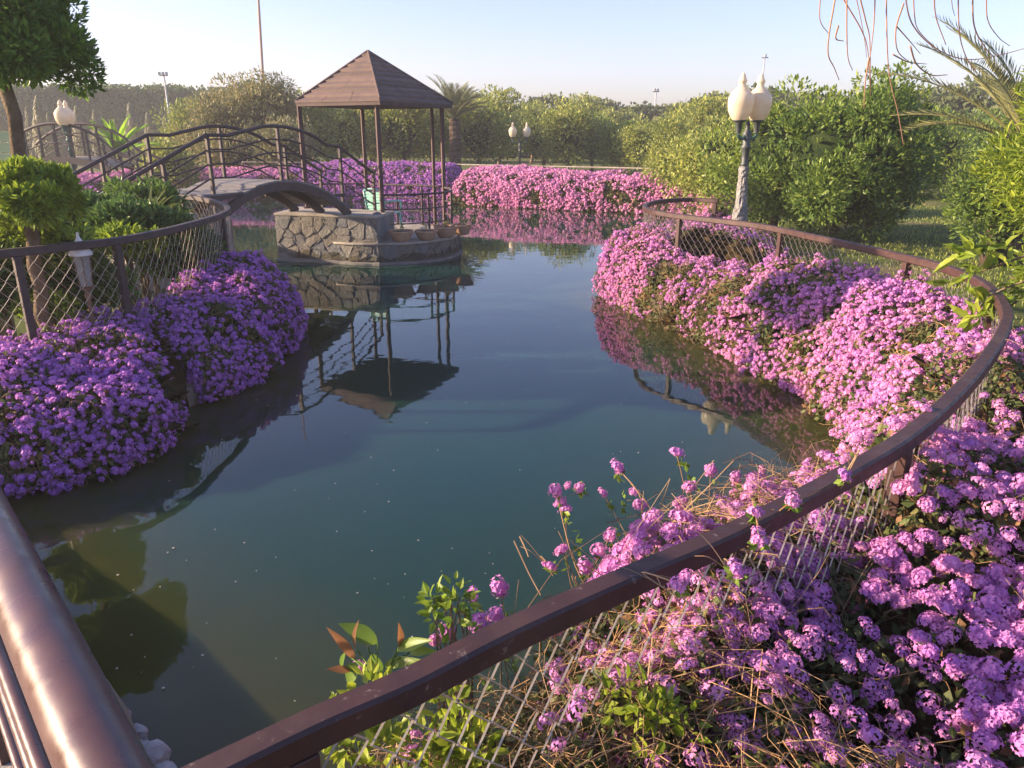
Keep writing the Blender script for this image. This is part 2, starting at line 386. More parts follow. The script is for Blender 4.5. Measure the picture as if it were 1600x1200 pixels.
def fill_mesh(name, loops, z, mat):
    bm = bmesh.new(); es = []
    for lp in loops:
        vs = [bm.verts.new((p[0], p[1], z)) for p in lp]
        es += [bm.edges.new((vs[i], vs[(i + 1) % len(vs)])) for i in range(len(vs))]
    bmesh.ops.triangle_fill(bm, use_beauty=True, edges=es)
    for f in bm.faces:
        if f.normal.z < 0: f.normal_flip()
    me = bpy.data.meshes.new(name); bm.to_mesh(me); bm.free(); me.materials.append(mat); return me
def offset_loop(lp, d):
    n = len(lp); out = []
    for i in range(n):
        t = lp[(i + 1) % n] - lp[i - 1]; t /= np.linalg.norm(t); out.append(lp[i] + d * np.array([t[1], -t[0]]))
    return np.array(out)
area = np.sum(pond[:, 0] * np.roll(pond[:, 1], -1) - np.roll(pond[:, 0], -1) * pond[:, 1])
SGN = 1 if area > 0 else -1
outer = offset_loop(pond, .16 * SGN)
BIG = 400
gm = fill_mesh('ground', [[(-BIG, -30), (BIG, -30), (BIG, BIG), (-BIG, BIG)], outer], GZ, M['lawn'])
tag(obj('ground', gm), kind='structure')
# concrete edge of the pond
mb = MB(); n = len(pond)
rings = [np.c_[pond, np.full(n, -.6)], np.c_[pond, np.full(n, .10)], np.c_[offset_loop(pond, .03 * SGN), np.full(n, .125)], np.c_[outer, np.full(n, GZ + .004)]]
for r_ in rings[1:3]: r_[:, :2] += (rng.random((n, 2)) - .5) * .015
V = np.concatenate(rings); i = np.arange(n); j = (i + 1) % n
mb.add(V, [np.concatenate([np.stack([k * n + i, k * n + j, (k + 1) * n + j, (k + 1) * n + i], 1) for k in range(3)])])
tag(mb.obj('pond_edge', M['concrete_wet'], smooth=True), kind='structure')
# water as a grid with distance-to-shore stored
gx = np.arange(-12, 6.01, .2); gy = np.arange(1.0, 22.01, .2); X, Y = np.meshgrid(gx, gy)
D = np.min(np.hypot(X[..., None] - pond[None, None, :, 0], Y[..., None] - pond[None, None, :, 1]), -1)
nx, ny = len(gx), len(gy); a = (np.arange(ny - 1)[:, None] * nx + np.arange(nx - 1)[None]).ravel()
fs = np.stack([a, a + 1, a + nx + 1, a + nx], 1)
cx = X.ravel()[fs].mean(1); cy = Y.ravel()[fs].mean(1)
keep = np.array([D.ravel()[f].min() < .35 or inside((x_, y_)) for f, x_, y_ in zip(fs, cx, cy)])
wm = mesh_np('water', np.stack([X.ravel(), Y.ravel(), np.zeros(X.size)], 1), [fs[keep]], M['water'], True)
at = wm.attributes.new('shore', 'FLOAT', 'POINT')
near_soft = np.clip(1 - (Y.ravel() - 1.5) / 2.2, 0, 1) * .08
at.data.foreach_set('value', np.clip(D.ravel() / 1.7 - near_soft, 0, 1).astype(np.float32))
tag(obj('water', wm), kind='structure')
tag(obj('pond_bed', fill_mesh('pond_bed', [offset_loop(pond, .1 * SGN)], -.55, M['soil'])), kind='structure')

# ------------------------------------------------------------------ leaves
def rand_dirs(n):
    v = rng.normal(size=(n, 3)); return v / np.linalg.norm(v, axis=1)[:, None]
def leaf_arrays(pos, dirs, nrm, size, aspect=.42, fold=.12, seg=1):
    """pos base, dirs along the leaf, nrm approximate face normal"""
    n = len(pos); size = np.broadcast_to(size, (n,))[:, None]
    d = dirs / (np.linalg.norm(dirs, axis=1)[:, None] + 1e-9)
    s = np.cross(d, nrm); s /= np.linalg.norm(s, axis=1)[:, None] + 1e-9; u = np.cross(s, d)
    if seg == 1:
        V = np.stack([pos, pos + d * size * .5 + s * size * aspect * .5 - u * size * fold, pos + d * size * .96 - u * size * fold * .8, pos + d * size * .5 - s * size * aspect * .5 - u * size * fold], 1)
        b = np.arange(n)[:, None] * 4
        return V.reshape(-1, 3), [np.concatenate([b + [0, 1, 2], b + [0, 2, 3]])]
    V = np.stack([pos, pos + d * size * .3 + s * size * aspect * .46 + u * size * .05, pos + d * size * .68 + s * size * aspect * .36 + u * size * .02, pos + d * size - u * size * fold,
                  pos + d * size * .68 - s * size * aspect * .36 + u * size * .02, pos + d * size * .3 - s * size * aspect * .46 + u * size * .05, pos + d * size * .33 - u * size * .03, pos + d * size * .68 - u * size * .06], 1)
    b = np.arange(n)[:, None] * 8
    return V.reshape(-1, 3), [np.concatenate([b + [0, 1, 6], b + [0, 6, 5], b + [7, 3, 4], b + [7, 2, 3]]), np.concatenate([b + [6, 1, 2, 7], b + [5, 6, 7, 4]])]
def ico(sub=1):
    bm = bmesh.new(); bmesh.ops.create_icosphere(bm, subdivisions=sub, radius=1)
    V = np.array([v.co[:] for v in bm.verts]); Fc = np.array([[v.index for v in f.verts] for f in bm.faces]); bm.free(); return V, Fc
ICO1, ICO2, ICO3 = ico(1), ico(2), ico(3)

def crown_leaves(n, centers, radii, size, seed_dir=None, up=.4, aspect=.42, seg=1, shell=.55, droop=0.0):
    """leaf clumps: centers kx3, radii k"""
    k = len(centers); wgt = radii ** 2; idx = rng.choice(k, n, p=wgt / wgt.sum())
    d = rand_dirs(n); rr = shell + (1 - shell) * rng.random(n) ** .5
    pos = centers[idx] + d * (radii[idx] * rr)[:, None]
    out = d + rand_dirs(n) * .7 + np.array([0, 0, up]) - np.array([0, 0, droop])
    nrm = rand_dirs(n) * .6 + np.array([0, 0, 1.0]) + d * .5
    return leaf_arrays(pos, out, nrm, size * (.65 + .7 * rng.random(n)), aspect, seg=seg)
def blob_centers(k, c, rad, flat=0.0, rmin=.45):
    d = rand_dirs(k); d[:, 2] = np.where(d[:, 2] < -.55, -d[:, 2], d[:, 2])
    rr = rmin + (1.16 - rmin) * rng.random(k) ** .7
    return np.array(c) + d * rr[:, None] * np.array(rad)
def limb(mb, a, b, r0, r1, k=7, n=6, bend=.12):
    a = np.array(a, float); b = np.array(b, float); L = np.linalg.norm(b - a); t = np.linspace(0, 1, n)[:, None]
    off = np.array([rng.normal(), rng.normal(), rng.normal() * .4]) * bend * L
    p = a + (b - a) * t + off * (t * (1 - t)) * 2 + rng.normal(size=(n, 3)) * L * .01
    mb.tube(p, r0 + (r1 - r0) * t[:, 0] ** .8, k); return p
def make_tree(name, label, cat, loc, h, cr_c, cr_r, mat, n, size, tr=.06, k=40, cl=.32, bark='bark', limbs=6, up=.4, aspect=.42, seg=1, group=None,
              fork=.45, shoots=0, core=.5, droop=0., parent=None, stems=1, rmin=.45, shootlen=.5, low=False):
    """crown centre cr_c and radii cr_r relative to the base"""
    t = thing(name, label, cat, loc, 0, group)
    cr_c = np.array(cr_c, float); cr_r = np.array(cr_r, float)
    cs = blob_centers(k, cr_c, cr_r * (1 - cl * .6), rmin=rmin); rad = cl * cr_r.mean() * (.45 + .95 * rng.random(k))
    if low: m_ = rng.random(k) < .5; cs[m_, 2] = cr_c[2] - abs(cs[m_, 2] - cr_c[2])
    tb = MB()
    for s_ in range(stems):
        ox = (0, 0) if stems == 1 else rng.normal(size=2) * tr * 2.5
        fk = np.array([cr_c[0] * fork + ox[0] * 2, cr_c[1] * fork + ox[1] * 2, max(.05, (cr_c[2] - cr_r[2] * .55)) if fork < .9 else cr_c[2]])
        limb(tb, (ox[0], ox[1], -.05), fk, tr * 1.25, tr * .85, 9, 8, .05)
        for q in range(limbs):
            c_ = cs[rng.integers(k)]
            p = limb(tb, fk, c_, tr * .55, tr * .16, 6, 6)
            limb(tb, p[3], cs[rng.integers(k)], tr * .25, tr * .08, 5, 5)
    tb.obj('trunk', M[bark], t, smooth=True)
    cb = MB(); cb.add(*crown_leaves(n, cs, rad, size, up=up, aspect=aspect, seg=seg, droop=droop))
    nf_ = n // 6; df = rand_dirs(nf_); pf = cr_c + df * cr_r * (.48 + .26 * rng.random((nf_, 1)))
    cb.add(*leaf_arrays(pf, df + rand_dirs(nf_) * .8 + [0, 0, up], rand_dirs(nf_) * .6 + df + [0, 0, .5], size * (.65 + .7 * rng.random(nf_)), aspect, seg=seg))
    for q in range(shoots):
        c_ = cs[rng.integers(k)] ; c_ = np.array([c_[0], c_[1], max(c_[2], cr_c[2] + cr_r[2] * .4)])
        top = c_ + np.array([rng.normal() * .12, rng.normal() * .12, shootlen * (.5 + rng.random())]); m_ = 34
        tt = rng.random(m_)[:, None]; pos = c_ + (top - c_) * tt
        dd = rand_dirs(m_); dd[:, 2] = abs(dd[:, 2]) * .8 + .3
        cb.add(*leaf_arrays(pos, dd, rand_dirs(m_) * .5 + [0, 0, 1], size * (.7 + .5 * rng.random(m_)), aspect, seg=seg))
    co = cb.obj('crown', M[mat], t); tag(co, kind='stuff')
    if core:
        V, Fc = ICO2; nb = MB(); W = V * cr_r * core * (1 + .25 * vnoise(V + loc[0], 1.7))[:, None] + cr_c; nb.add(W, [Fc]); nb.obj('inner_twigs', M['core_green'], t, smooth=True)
    return t

# ------------------------------------------------------------------ lantana
def floret_head(nf, r, sz, petals=5, full=True, star=False):
    """an uneven flat-domed flower head of small florets"""
    V = []; Fa = []; k = 0; ov = 1 + rng.normal() * .12
    for q in range(nf):
        z = 1 - (q + .5) / nf * (1.02 if full else 1.1); a = q * 2.39996 + rng.normal() * .15; rr = math.sqrt(max(0, 1 - z * z))
        d = np.array([rr * math.cos(a), rr * math.sin(a) * ov, z]) + rng.normal(size=3) * .07; d /= np.linalg.norm(d)
        c = d * r * (1.05 + rng.normal() * .11); c[2] *= .62
        s = np.cross(d, [.3, .5, .81]); s /= np.linalg.norm(s); u = np.cross(d, s); a0 = rng.random() * 6.28; sq = sz * (.8 + .35 * rng.random())
        if full:
            V.append(c - d * sq * .25)
            for p in range(petals * 2):
                aa = a0 + p * math.pi / petals; rad = sq * (1.0 if p % 2 == 0 else .58)
                V.append(c + (s * math.cos(aa) + u * math.sin(aa)) * rad + d * (.0 if p % 2 else .12) * sq)
            m_ = petals * 2
            for p in range(m_): Fa.append((k, k + 1 + p, k + 1 + (p + 1) % m_))
            k += m_ + 1
        else:
            npt = petals * 2 if star else petals
            for p in range(npt):
                aa = a0 + p * 2 * math.pi / npt
                V.append(c + (s * math.cos(aa) + u * math.sin(aa)) * sq * (.5 if star and p % 2 else 1) + d * rng.normal() * .08 * sq)
            Fa.append(tuple(range(k, k + npt))); k += npt
    if full:
        Vi, Fi = ICO1; Fa = Fa + [tuple(f_ + k) for f_ in Fi]; V = V + [v_ * r * .88 * np.array([1, 1, .56]) for v_ in Vi]
    return np.array(V), np.array(Fa)
HEADS = {'near': [floret_head(28, .0215, .0078) for _ in range(7)], 'mid': [floret_head(11, .0165, .0086, 5, False) for _ in range(6)], 'near2': [floret_head(26, .0195, .0074, 4, False, True) for _ in range(8)], 'far': [floret_head(6, .024, .020, 4, False) for _ in range(4)]}
def instance_arrays(tmpl, pos, nrm, scale):
    V, Fa = tmpl; n = len(pos)
    d = nrm / (np.linalg.norm(nrm, axis=1)[:, None] + 1e-9); s = np.cross(d, rand_dirs(n)); s /= np.linalg.norm(s, axis=1)[:, None] + 1e-9; u = np.cross(d, s)
    W = pos[:, None] + scale[:, None, None] * (V[None, :, 0:1] * s[:, None] + V[None, :, 1:2] * u[:, None] + V[None, :, 2:3] * d[:, None])
    return W.reshape(-1, 3), [(Fa[None] + (np.arange(n) * len(V))[:, None, None]).reshape(-1, Fa.shape[1])]

def loft_bed(name, label, A, B, htop, lod='mid', heads=2500, leaves=4000, twigs=500, bulge=1.12, hexp=.8, zb=.0, lump=.10, lumps=1.6, mat='petal', leafsize=.038,
             dens=None, hs=1.0, core_inset=.14, group='lantana beds round the pond', ztop_end=None, up=.35, rel=0.0, leafmat_='lantana_leaf', core=True, extra=None, twiglen=.12, twigr=.0013, back=.14, fine=.05):
    """A: polyline along the fence, B: polyline along the water; the bush rises to htop at A and falls over B"""
    NU, NV = 90, 22
    A = resample(cr([(*a, 0) for a in A], 6), NU)[:, :2]; B = resample(cr([(*b, 0) for b in B], 6), NU)[:, :2]
    ht = np.interp(np.linspace(0, 1, NU), np.linspace(0, 1, len(htop)), htop) if not np.isscalar(htop) else np.full(NU, htop)
    v = np.linspace(0, 1, NV); ang = (-back + (1 + back) * v) * math.pi / 2
    hx = np.sign(ang) * abs(np.sin(ang)) ** 1.1 * bulge; hz = np.clip(np.cos(ang), 0, 1) ** hexp
    if back > .3: hz[0] = .12
    G = np.zeros((NU, NV, 3))
    G[..., :2] = A[:, None] + (B - A)[:, None] * hx[None, :, None]
    ul = np.linspace(0, 1, NU); te = np.clip(np.minimum(ul, 1 - ul) / .07, 0, 1); ht = zb + (ht - zb) * (.3 + .7 * np.sqrt(1 - (1 - te) ** 2))
    G[..., 2] = zb + (ht[:, None] - zb) * hz[None]
    # taper ends
    def normals(G):
        du = np.gradient(G, axis=0); dv = np.gradient(G, axis=1); N = np.cross(du, dv); N /= np.linalg.norm(N, axis=2)[..., None] + 1e-9
        o_ = np.zeros_like(N); ab_ = B - A; ab_ = ab_ / (np.linalg.norm(ab_, axis=1)[:, None] + 1e-9)
        o_[..., :2] = ab_[:, None] * np.sin(ang)[None, :, None]; o_[..., 2] = np.cos(ang)[None]; N = N + o_ * .001
        N = N * np.where((N * o_).sum(-1) < 0, -1, 1)[..., None]
        return N
    N = normals(G)
    flat = G.reshape(-1, 3)
    disp = lump * (vnoise(flat, lumps) + .5 * vnoise(flat + 7, lumps * 2.3)).reshape(NU, NV) + fine * (vnoise(flat + 3, 9.0) + vnoise(flat + 5, 17.0)).reshape(NU, NV)
    uu = np.linspace(0, 1, NU); taper = np.clip(np.minimum(uu, 1 - uu) / .05, 0, 1) ** .5
    G = G + N * disp[..., None]; G[..., 2] = np.maximum(G[..., 2], zb + .015)
    N = normals(G)
    # area weights
    a_ = np.linalg.norm(np.cross(G[1:, :-1] - G[:-1, :-1], G[:-1, 1:] - G[:-1, :-1]), axis=2).ravel(); pw = a_ / a_.sum()
    def sample(n):
        c = rng.choice(len(pw), n, p=pw); i, j = c // (NV - 1), c % (NV - 1); fu, fv = rng.random(n)[:, None], rng.random(n)[:, None]
        def L(Q): return (Q[i, j] * (1 - fu) + Q[i + 1, j] * fu) * (1 - fv) + (Q[i, j + 1] * (1 - fu) + Q[i + 1, j + 1] * fu) * fv
        nn = L(N); return L(G), nn / np.linalg.norm(nn, axis=1)[:, None], (i + fu[:, 0]) / NU, (j + fv[:, 0]) / NV
    t = thing(name, label, 'lantana', (float(A[NU // 2, 0]), float(A[NU // 2, 1]), GZ), 0, group)
    org = np.array(t.location)
    if core:
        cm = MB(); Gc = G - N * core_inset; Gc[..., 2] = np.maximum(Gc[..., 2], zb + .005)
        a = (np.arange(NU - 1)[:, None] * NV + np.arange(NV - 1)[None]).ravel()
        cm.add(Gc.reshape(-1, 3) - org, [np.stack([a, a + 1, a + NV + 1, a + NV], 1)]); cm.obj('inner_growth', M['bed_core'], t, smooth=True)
    p, nn, su, sv = sample(leaves)
    p = p - nn * (rng.random(leaves)[:, None] ** 1.3) * .09 + nn * .012
    lm = MB(); lm.add(*leaf_arrays(p - org, rand_dirs(leaves) + nn * .5, nn + rand_dirs(leaves) * .8, leafsize * (.6 + .8 * rng.random(leaves)), .62, seg=1))
    tag(lm.obj('leaves', M[leafmat_], t), kind='stuff')
    tm = MB(); p, nn, su, sv = sample(twigs)
    for q in range(twigs):
        d = rand_dirs(1)[0]; d = d - nn[q] * d.dot(nn[q]) * .7; d /= np.linalg.norm(d); L = twiglen * (.5 + rng.random() * 1.2)
        sd = np.cross(d, nn[q]); cv = rng.normal() * .35; cv2 = rng.normal() * .22; lift = .01 + rng.random() * .05 * (L / .2)
        s5 = np.linspace(-.5, .5, 6)[:, None]
        tp = p[q] + d * L * s5 + sd * L * (cv * s5 * s5 * 2 + cv2 * np.sin(s5 * 6)) + nn[q] * (lift * (1 - 5 * s5 * s5)) + rng.normal(size=(6, 3)) * L * .004
        tm.tube(tp - org, twigr * (.5 + rng.random()) * np.array([1.1, 1, 1, .9, .75, .5]), 3, False)
    tag(tm.obj('twigs', M['twig'], t), kind='stuff')
    # flower heads
    p, nn, su, sv = sample(int(heads * 1.6))
    dn = .5 + .5 * vnoise(p, 2.2) + .35 * vnoise(p, 6.0)
    dn = dn * (1 if dens is None else dens(su, sv, p))
    keep = np.argsort(-(dn + rng.random(len(dn)) * .55))[:heads]; p, nn = p[keep], nn[keep]
    p = p + nn * (.006 + .06 * rng.random(heads)[:, None] ** 2); nd = nn + rand_dirs(heads) * .35 + np.array([0, 0, up])
    sc = hs * (.5 + .85 * rng.random(heads) ** 1.3); hb = MB(); tm_ = HEADS[lod]; which = rng.integers(len(tm_), size=heads)
    for q in range(len(tm_)):
        s_ = which == q
        if s_.any(): hb.add(*instance_arrays(tm_[q], p[s_] - org, nd[s_], sc[s_]))
    tag(hb.obj('blossoms', M[mat], t), kind='stuff')
    return t, G, N, sample, org

# ------------------------------------------------------------------ chain link fences
def square_prof(w_, h_, c=.006):
    a, b = w_ / 2, h_ / 2
    return [(-a, -b + c), (-a, b - c), (-a + c, b), (a - c, b), (a, b - c), (a, -b + c), (a - c, -b), (-a + c, -b)]
def fence(label, pts, posts, mat='rail_far', wmat='wire', w_=.05, pitch=.085, zbot=.12, postw=.045, wr=.0022, wire=True, group=None, n=14):
    """pts: (x,y,z) of the rail top centre"""
    c = cr(pts, n); L = np.r_[0, np.cumsum(np.linalg.norm(np.diff(c, axis=0), axis=1))]
    def at_(u):
        u = np.asarray(u); return np.stack([np.interp(u, L, c[:, i]) for i in range(3)], -1)
    org = np.array([c[len(c) // 2, 0], c[len(c) // 2, 1], GZ])
    t = thing('chain_link_fence', label, 'fence', tuple(org), 0, group)
    mb = MB(); cc = c - org; cc[:, 2] -= w_ / 2
    mb.sweep(cc, square_prof(w_, w_)); mb.obj('top_rail', M[mat], t, smooth=False)
    posts = [float(L[np.argmin(np.hypot(c[:, 0] - q_[0], c[:, 1] - q_[1]))] / L[-1]) if not np.isscalar(q_) else q_ for q_ in posts]
    for u in posts:
        p = at_(u * L[-1]); tg = at_(min(L[-1], u * L[-1] + .05)) - at_(max(0, u * L[-1] - .05)); rz = math.atan2(tg[1], tg[0])
        pb = MB(); h = p[2] - w_ - zbot; pb.box((0, 0, 0), (postw, postw, h), rz); o = pb.obj('post', M[mat], t, bevel=.003)
        o.location = (p[0] - org[0], p[1] - org[1], zbot + h / 2 - org[2])
    if wire:
        wm_ = MB(); H = float(c[:, 2].mean()) - w_ - zbot; nj = int(H / (pitch * .58)); nk = int(L[-1] / (pitch * .5))
        for k in range(nk):
            js = np.arange(nj + 1); sg = np.where((js + k) % 2 == 0, 1, -1)
            us = (k + .5) * pitch * .5 + sg * pitch * .25 * 1.04
            # four points per bend so that the wire hooks round its neighbour
            P0 = at_(us); P0[:, 2] = P0[:, 2] - w_ - js * (pitch * .58)
            tg = at_(us + .02) - at_(us - .02); nr = np.stack([-tg[:, 1], tg[:, 0], 0 * tg[:, 0]], 1); nr /= np.linalg.norm(nr, axis=1)[:, None] + 1e-9
            P0 = P0 + nr * (sg * .004)[:, None]
            sag = rng.normal(size=3) * .002
            wm_.tube(P0 + sag - org, wr, 3, False)
        tag(wm_.obj('wire_mesh', M[wmat], t), kind='stuff')
    return t, at_, L[-1]

ZR, ZL = .97, 1.07

RP = [U(x, y, ZR) for x, y in [(120, 1290), (300, 1208), (500, 1113), (640, 1053), (800, 973), (1000, 885), (1150, 821), (1300, 744), (1430, 666), (1520, 582), (1567, 515), (1572, 478), (1540, 440),
      (1480, 414), (1400, 394), (1300, 372), (1180, 348), (1068, 335)]]
RP += [U(1018, 327, ZR), U(1008, 319, ZR), U(1030, 312, ZR), U(1075, 309, ZR), U(1122, 311, ZR)]
fence('curved brown railing with chain link sweeping from the foreground round the right bank', RP, [U(462, 1130, ZR), U(1408, 680, ZR), U(1555, 455, ZR), U(1420, 399, ZR), U(1212, 355, ZR), U(1069, 334, ZR), .997], 'rail', 'wire', w_=.048, wr=.0024, pitch=.075)
for o in list(C.objects):
    if o.name == 'top_rail': RAIL0 = o
# faded stretch of the rail far round the bend is the same painted tube: its colour wear is in the material
LP = [U(x, y, ZL) for x, y in [(-260, 402), (-120, 400), (0, 390), (100, 380), (180, 371), (250, 358), (310, 343), (343, 333)]] + [Vector((*U(356, 324, 1.09)[:2], 1.09)),
      Vector((*U(343, 315, 1.11)[:2], 1.11)), Vector((*U(314, 307, 1.12)[:2], 1.12)), Vector((*U(285, 303, 1.13)[:2], 1.13)), Vector((*U(262, 299, 1.14)[:2], 1.14))]
fence('chain link fence with dark brown rail curving round the left garden', LP, [.02, U(20, 388, ZL), U(183, 371, ZL), U(346, 332, ZL), U(285, 303, 1.13), U(272, 301, 1.14), .995], 'steel_brown', 'wire', w_=.05, wr=.0028, pitch=.085)
# low wire-topped fence along the far bank
FP = [(-7.6, 22.3), (-3, 21.4), (-.6, 20.2), (1.2, 19.4), (3.0, 18.5), (4.6, 17.3), (5.4, 15.5)]
fence('thin pale rail fence above the pink lantana on the far bank', [(x, y, .93) for x, y in FP], [0, .12, .25, .37, .5, .62, .75, .87, 1], 'concrete', 'wire', w_=.03, wr=.0015, pitch=.14, postw=.035)

# ------------------------------------------------------------------ lantana beds
def pl(*a): return [tuple(p) for p in a]
inn = [(p[0], p[1]) for p in RP]
loft_bed('lantana_shrub', 'broad pink lantana bank filling the right bend inside the curved rail', [inn[7], inn[8], inn[9], inn[10], inn[12], inn[14], inn[15], inn[16]],
         [(.98, 2.38), (1.28, 2.75), (1.66, 3.3), (1.95, 4.0), (2.02, 4.75), (1.88, 5.5), (1.80, 5.95)], [.52, .62, .72, .76, .74, .70, .62], 'mid', 7000, 20000, 2200, bulge=1.05, core_inset=.21, lump=.05, hs=.90, hexp=.72)
loft_bed('lantana_shrub', 'pink and violet lantana under the chain link in front of the plastic-wrapped lamp', [inn[16], inn[17], ((inn[17][0] + inn[18][0]) / 2, (inn[17][1] + inn[18][1]) / 2), inn[19]],
         [(1.85, 5.85), (1.60, 6.6), (1.25, 7.5), (1.02, 8.5)], [.62, .58, .64, .70], 'mid', 4300, 15000, 2200, bulge=1.12, lump=.07, hs=.90, hexp=.75,
         dens=lambda u, v, p: np.where((abs(u - .35) < .22) & (v > .4), .55, 1.0))
loft_bed('lantana_shrub', 'small pink lantana mound behind the far end of the right railing', [inn[21], inn[22], (2.6, 10.1), (3.0, 11.4)],
         [(1.5, 9.6), (1.85, 10.1), (2.1, 11.0), (2.4, 12.0)], .58, 'mid', 1300, 4500, 400, lump=.08, back=.8)
# left bank: two masses with a gap of bare concrete between them
lp = [(p[0], p[1]) for p in LP]
loft_bed('lantana_shrub', 'shaded purple lantana spilling over the left bank nearest the bridge handrail', [lp[1], lp[2], lp[3], lp[4], (lp[4][0] + .02, lp[4][1] + .22)],
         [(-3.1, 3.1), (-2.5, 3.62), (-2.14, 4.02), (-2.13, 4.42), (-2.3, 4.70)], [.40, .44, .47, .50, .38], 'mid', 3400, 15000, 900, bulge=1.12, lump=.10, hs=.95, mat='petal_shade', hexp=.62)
loft_bed('lantana_shrub', 'rounded purple lantana mound at the tip of the left bank below the fence corner', [(lp[4][0] + .03, lp[4][1] + .15), lp[5], lp[6], lp[7], lp[8]],
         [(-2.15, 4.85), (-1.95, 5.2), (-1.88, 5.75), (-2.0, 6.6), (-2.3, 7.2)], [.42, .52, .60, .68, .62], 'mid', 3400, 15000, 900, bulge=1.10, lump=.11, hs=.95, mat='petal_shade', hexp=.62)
# far bank
loft_bed('lantana_shrub', 'long pink lantana hedge along the far bank below the pale rail', [(-1.35, 20.55), (-.6, 20.15), (1.2, 19.35), (3.0, 18.45), (4.6, 17.25), (5.3, 15.6)],
         [(-1.6, 19.5), (-.6, 19.0), (.9, 18.2), (2.86, 17.3), (4.1, 16.0), (3.7, 14.5)], [.80, .82, .80, .80, .76, .7], 'far', 11500, 9000, 300, lump=.06, lumps=1.1, mat='petal_pink', leafsize=.07, core_inset=.08, twiglen=.2, twigr=.004, hexp=.55)
loft_bed('lantana_shrub', 'violet lantana hedge on the far bank seen through the gazebo posts', [(-6.2, 22.0), (-4.5, 21.7), (-3, 21.3), (-1.3, 20.5)],
         [(-6.2, 20.9), (-4.5, 20.6), (-3, 20.1), (-1.5, 19.5)], [.84, .92, .92, .84], 'far', 6500, 6200, 200, lump=.07, lumps=1.1, mat='petal_violet', leafsize=.07, core_inset=.08, twiglen=.2, twigr=.004, hexp=.55)
loft_bed('lantana_shrub', 'dusty pink lantana hedge on the far bank behind the arched bridge', [(-12.0, 20.4), (-10.2, 21.6), (-8, 22.1), (-6.0, 22.0)],
         [(-10.9, 19.5), (-9.5, 20.7), (-7.6, 21.0), (-6.0, 20.9)], [.6, .66, .66, .78], 'far', 5500, 5200, 200, lump=.07, lumps=1.1, mat='petal_pink', leafsize=.07, core_inset=.08, twiglen=.2, twigr=.004, hexp=.55)
loft_bed('lantana_shrub', 'small violet lantana clump beside the stone steps at the bridge', [tuple(U(110, 318, .55)[:2]), tuple(U(150, 312, .55)[:2]), tuple(U(205, 308, .55)[:2])],
         [(U(120, 340, .2)[0], U(120, 340, .2)[1]), (U(160, 338, .2)[0], U(160, 338, .2)[1]), (U(200, 335, .2)[0], U(200, 335, .2)[1])], .75, 'mid', 420, 1200, 60, lump=.08, mat='petal_violet', zb=.2)

# foreground lantana, water side of the rail and camera side of the rail
def fg_parts(t, G, N, sample, org, nsingle, mat, zmin=.3, scl=(.7, 1.15), near=2.6):
    """the heads that show largest, each an object of its own"""
    p, nn, su, sv = sample(6000)
    dn = vnoise(p, 3.0) + .6 * vnoise(p, 9.0)
    dist = np.linalg.norm(p - np.array([0, 0, HC]), axis=1)
    sel = [q for q in np.argsort(-(dn + rng.random(len(p)) * .8)) if dist[q] < near and p[q][2] > zmin]
    meshes = [mesh_np('flower_head', HEADS['near'][q][0], [HEADS['near'][q][1]], M[mat]) for q in range(6)]
    out = []
    for q in sel:
        if len(out) >= nsingle: break
        if any((p[q] - o_).dot(p[q] - o_) < .028 ** 2 for o_ in out): continue
        out.append(p[q]); d = Vector(nn[q] + rng.normal(size=3) * .4 + np.array([0, 0, .5])).normalized()
        s = scl[0] + (scl[1] - scl[0]) * rng.random()
        o = obj('flower_head', meshes[rng.integers(6)], t, tuple(p[q] + nn[q] * (.03 + .03 * rng.random()) - org), d.to_track_quat('Z', 'Y').to_euler(), (s, s, s))
    return meshes
wl = [(.25, 1.62), (.62, 1.95), (.95, 2.35), (1.3, 2.85), (1.62, 3.3)]
# near side (outside the rail, towards the camera and the right edge)
fgA = [tuple(RP[i][:2]) for i in (1, 2, 3, 4, 5, 6, 7, 8, 9, 10, 11)]
A1 = np.array(fgA); outd = np.array([(.28, -.30)] * len(A1)) 
def offs(A, d):
    A = np.array(A); T = np.gradient(A, axis=0); T /= np.linalg.norm(T, axis=1)[:, None]; return [tuple(a + d_ * np.array([t_[1], -t_[0]])) for a, t_, d_ in zip(A, T, np.broadcast_to(d, (len(A),)))]
lant = loft_bed('lantana_shrub', 'large purple lantana in the bottom right corner below the near rail', offs(fgA[4:], -.02), offs(fgA[4:], 1.05), [.62, .72, .78, .80, .82, .82, .80], 'near2', 5200, 26000, 420,
                bulge=1.0, hexp=.42, lump=.09, lumps=2.4, zb=.17, leafsize=.028, core_inset=.16, twiglen=.20, twigr=.00095, hs=.85)
t, G, N, sample, org = lant
fg_parts(t, G, N, sample, org, 300, 'petal', .35, (.8, 1.25), 2.6)
dry = loft_bed('lantana_shrub', 'tangle of dry lantana stems behind the near rail at bottom centre', offs(fgA[:6], .03), offs(fgA[:6], .75), [.55, .58, .62, .66, .68, .70], 'near2', 130, 17000, 1700,
                bulge=1.0, hexp=.42, lump=.10, lumps=2.4, zb=.17, leafsize=.024, core_inset=.22, twiglen=.2, twigr=.00095, hs=1.0)
t, G, N, sample, org = dry
fg_parts(t, G, N, sample, org, 16, 'petal', .45, (1.0, 1.4), 2.0)
wat = loft_bed('lantana_shrub', 'straggly pink lantana standing in front of the water above the near rail', offs(fgA[1:8], -.03), [(-.30, 1.32), (.0, 1.45), (.27, 1.68), (.52, 2.0), (.80, 2.28), (1.05, 2.55), (1.30, 2.85)],
                [.46, .56, .70, .80, .74, .64, .56], 'near2', 1300, 14000, 1100, bulge=1.05, hexp=.33, lump=.07, lumps=3, zb=.05, leafsize=.026, core_inset=.24, twiglen=.28, twigr=.00095, hs=1.0,
                dens=lambda u, v, p: .25 + u, core=False)
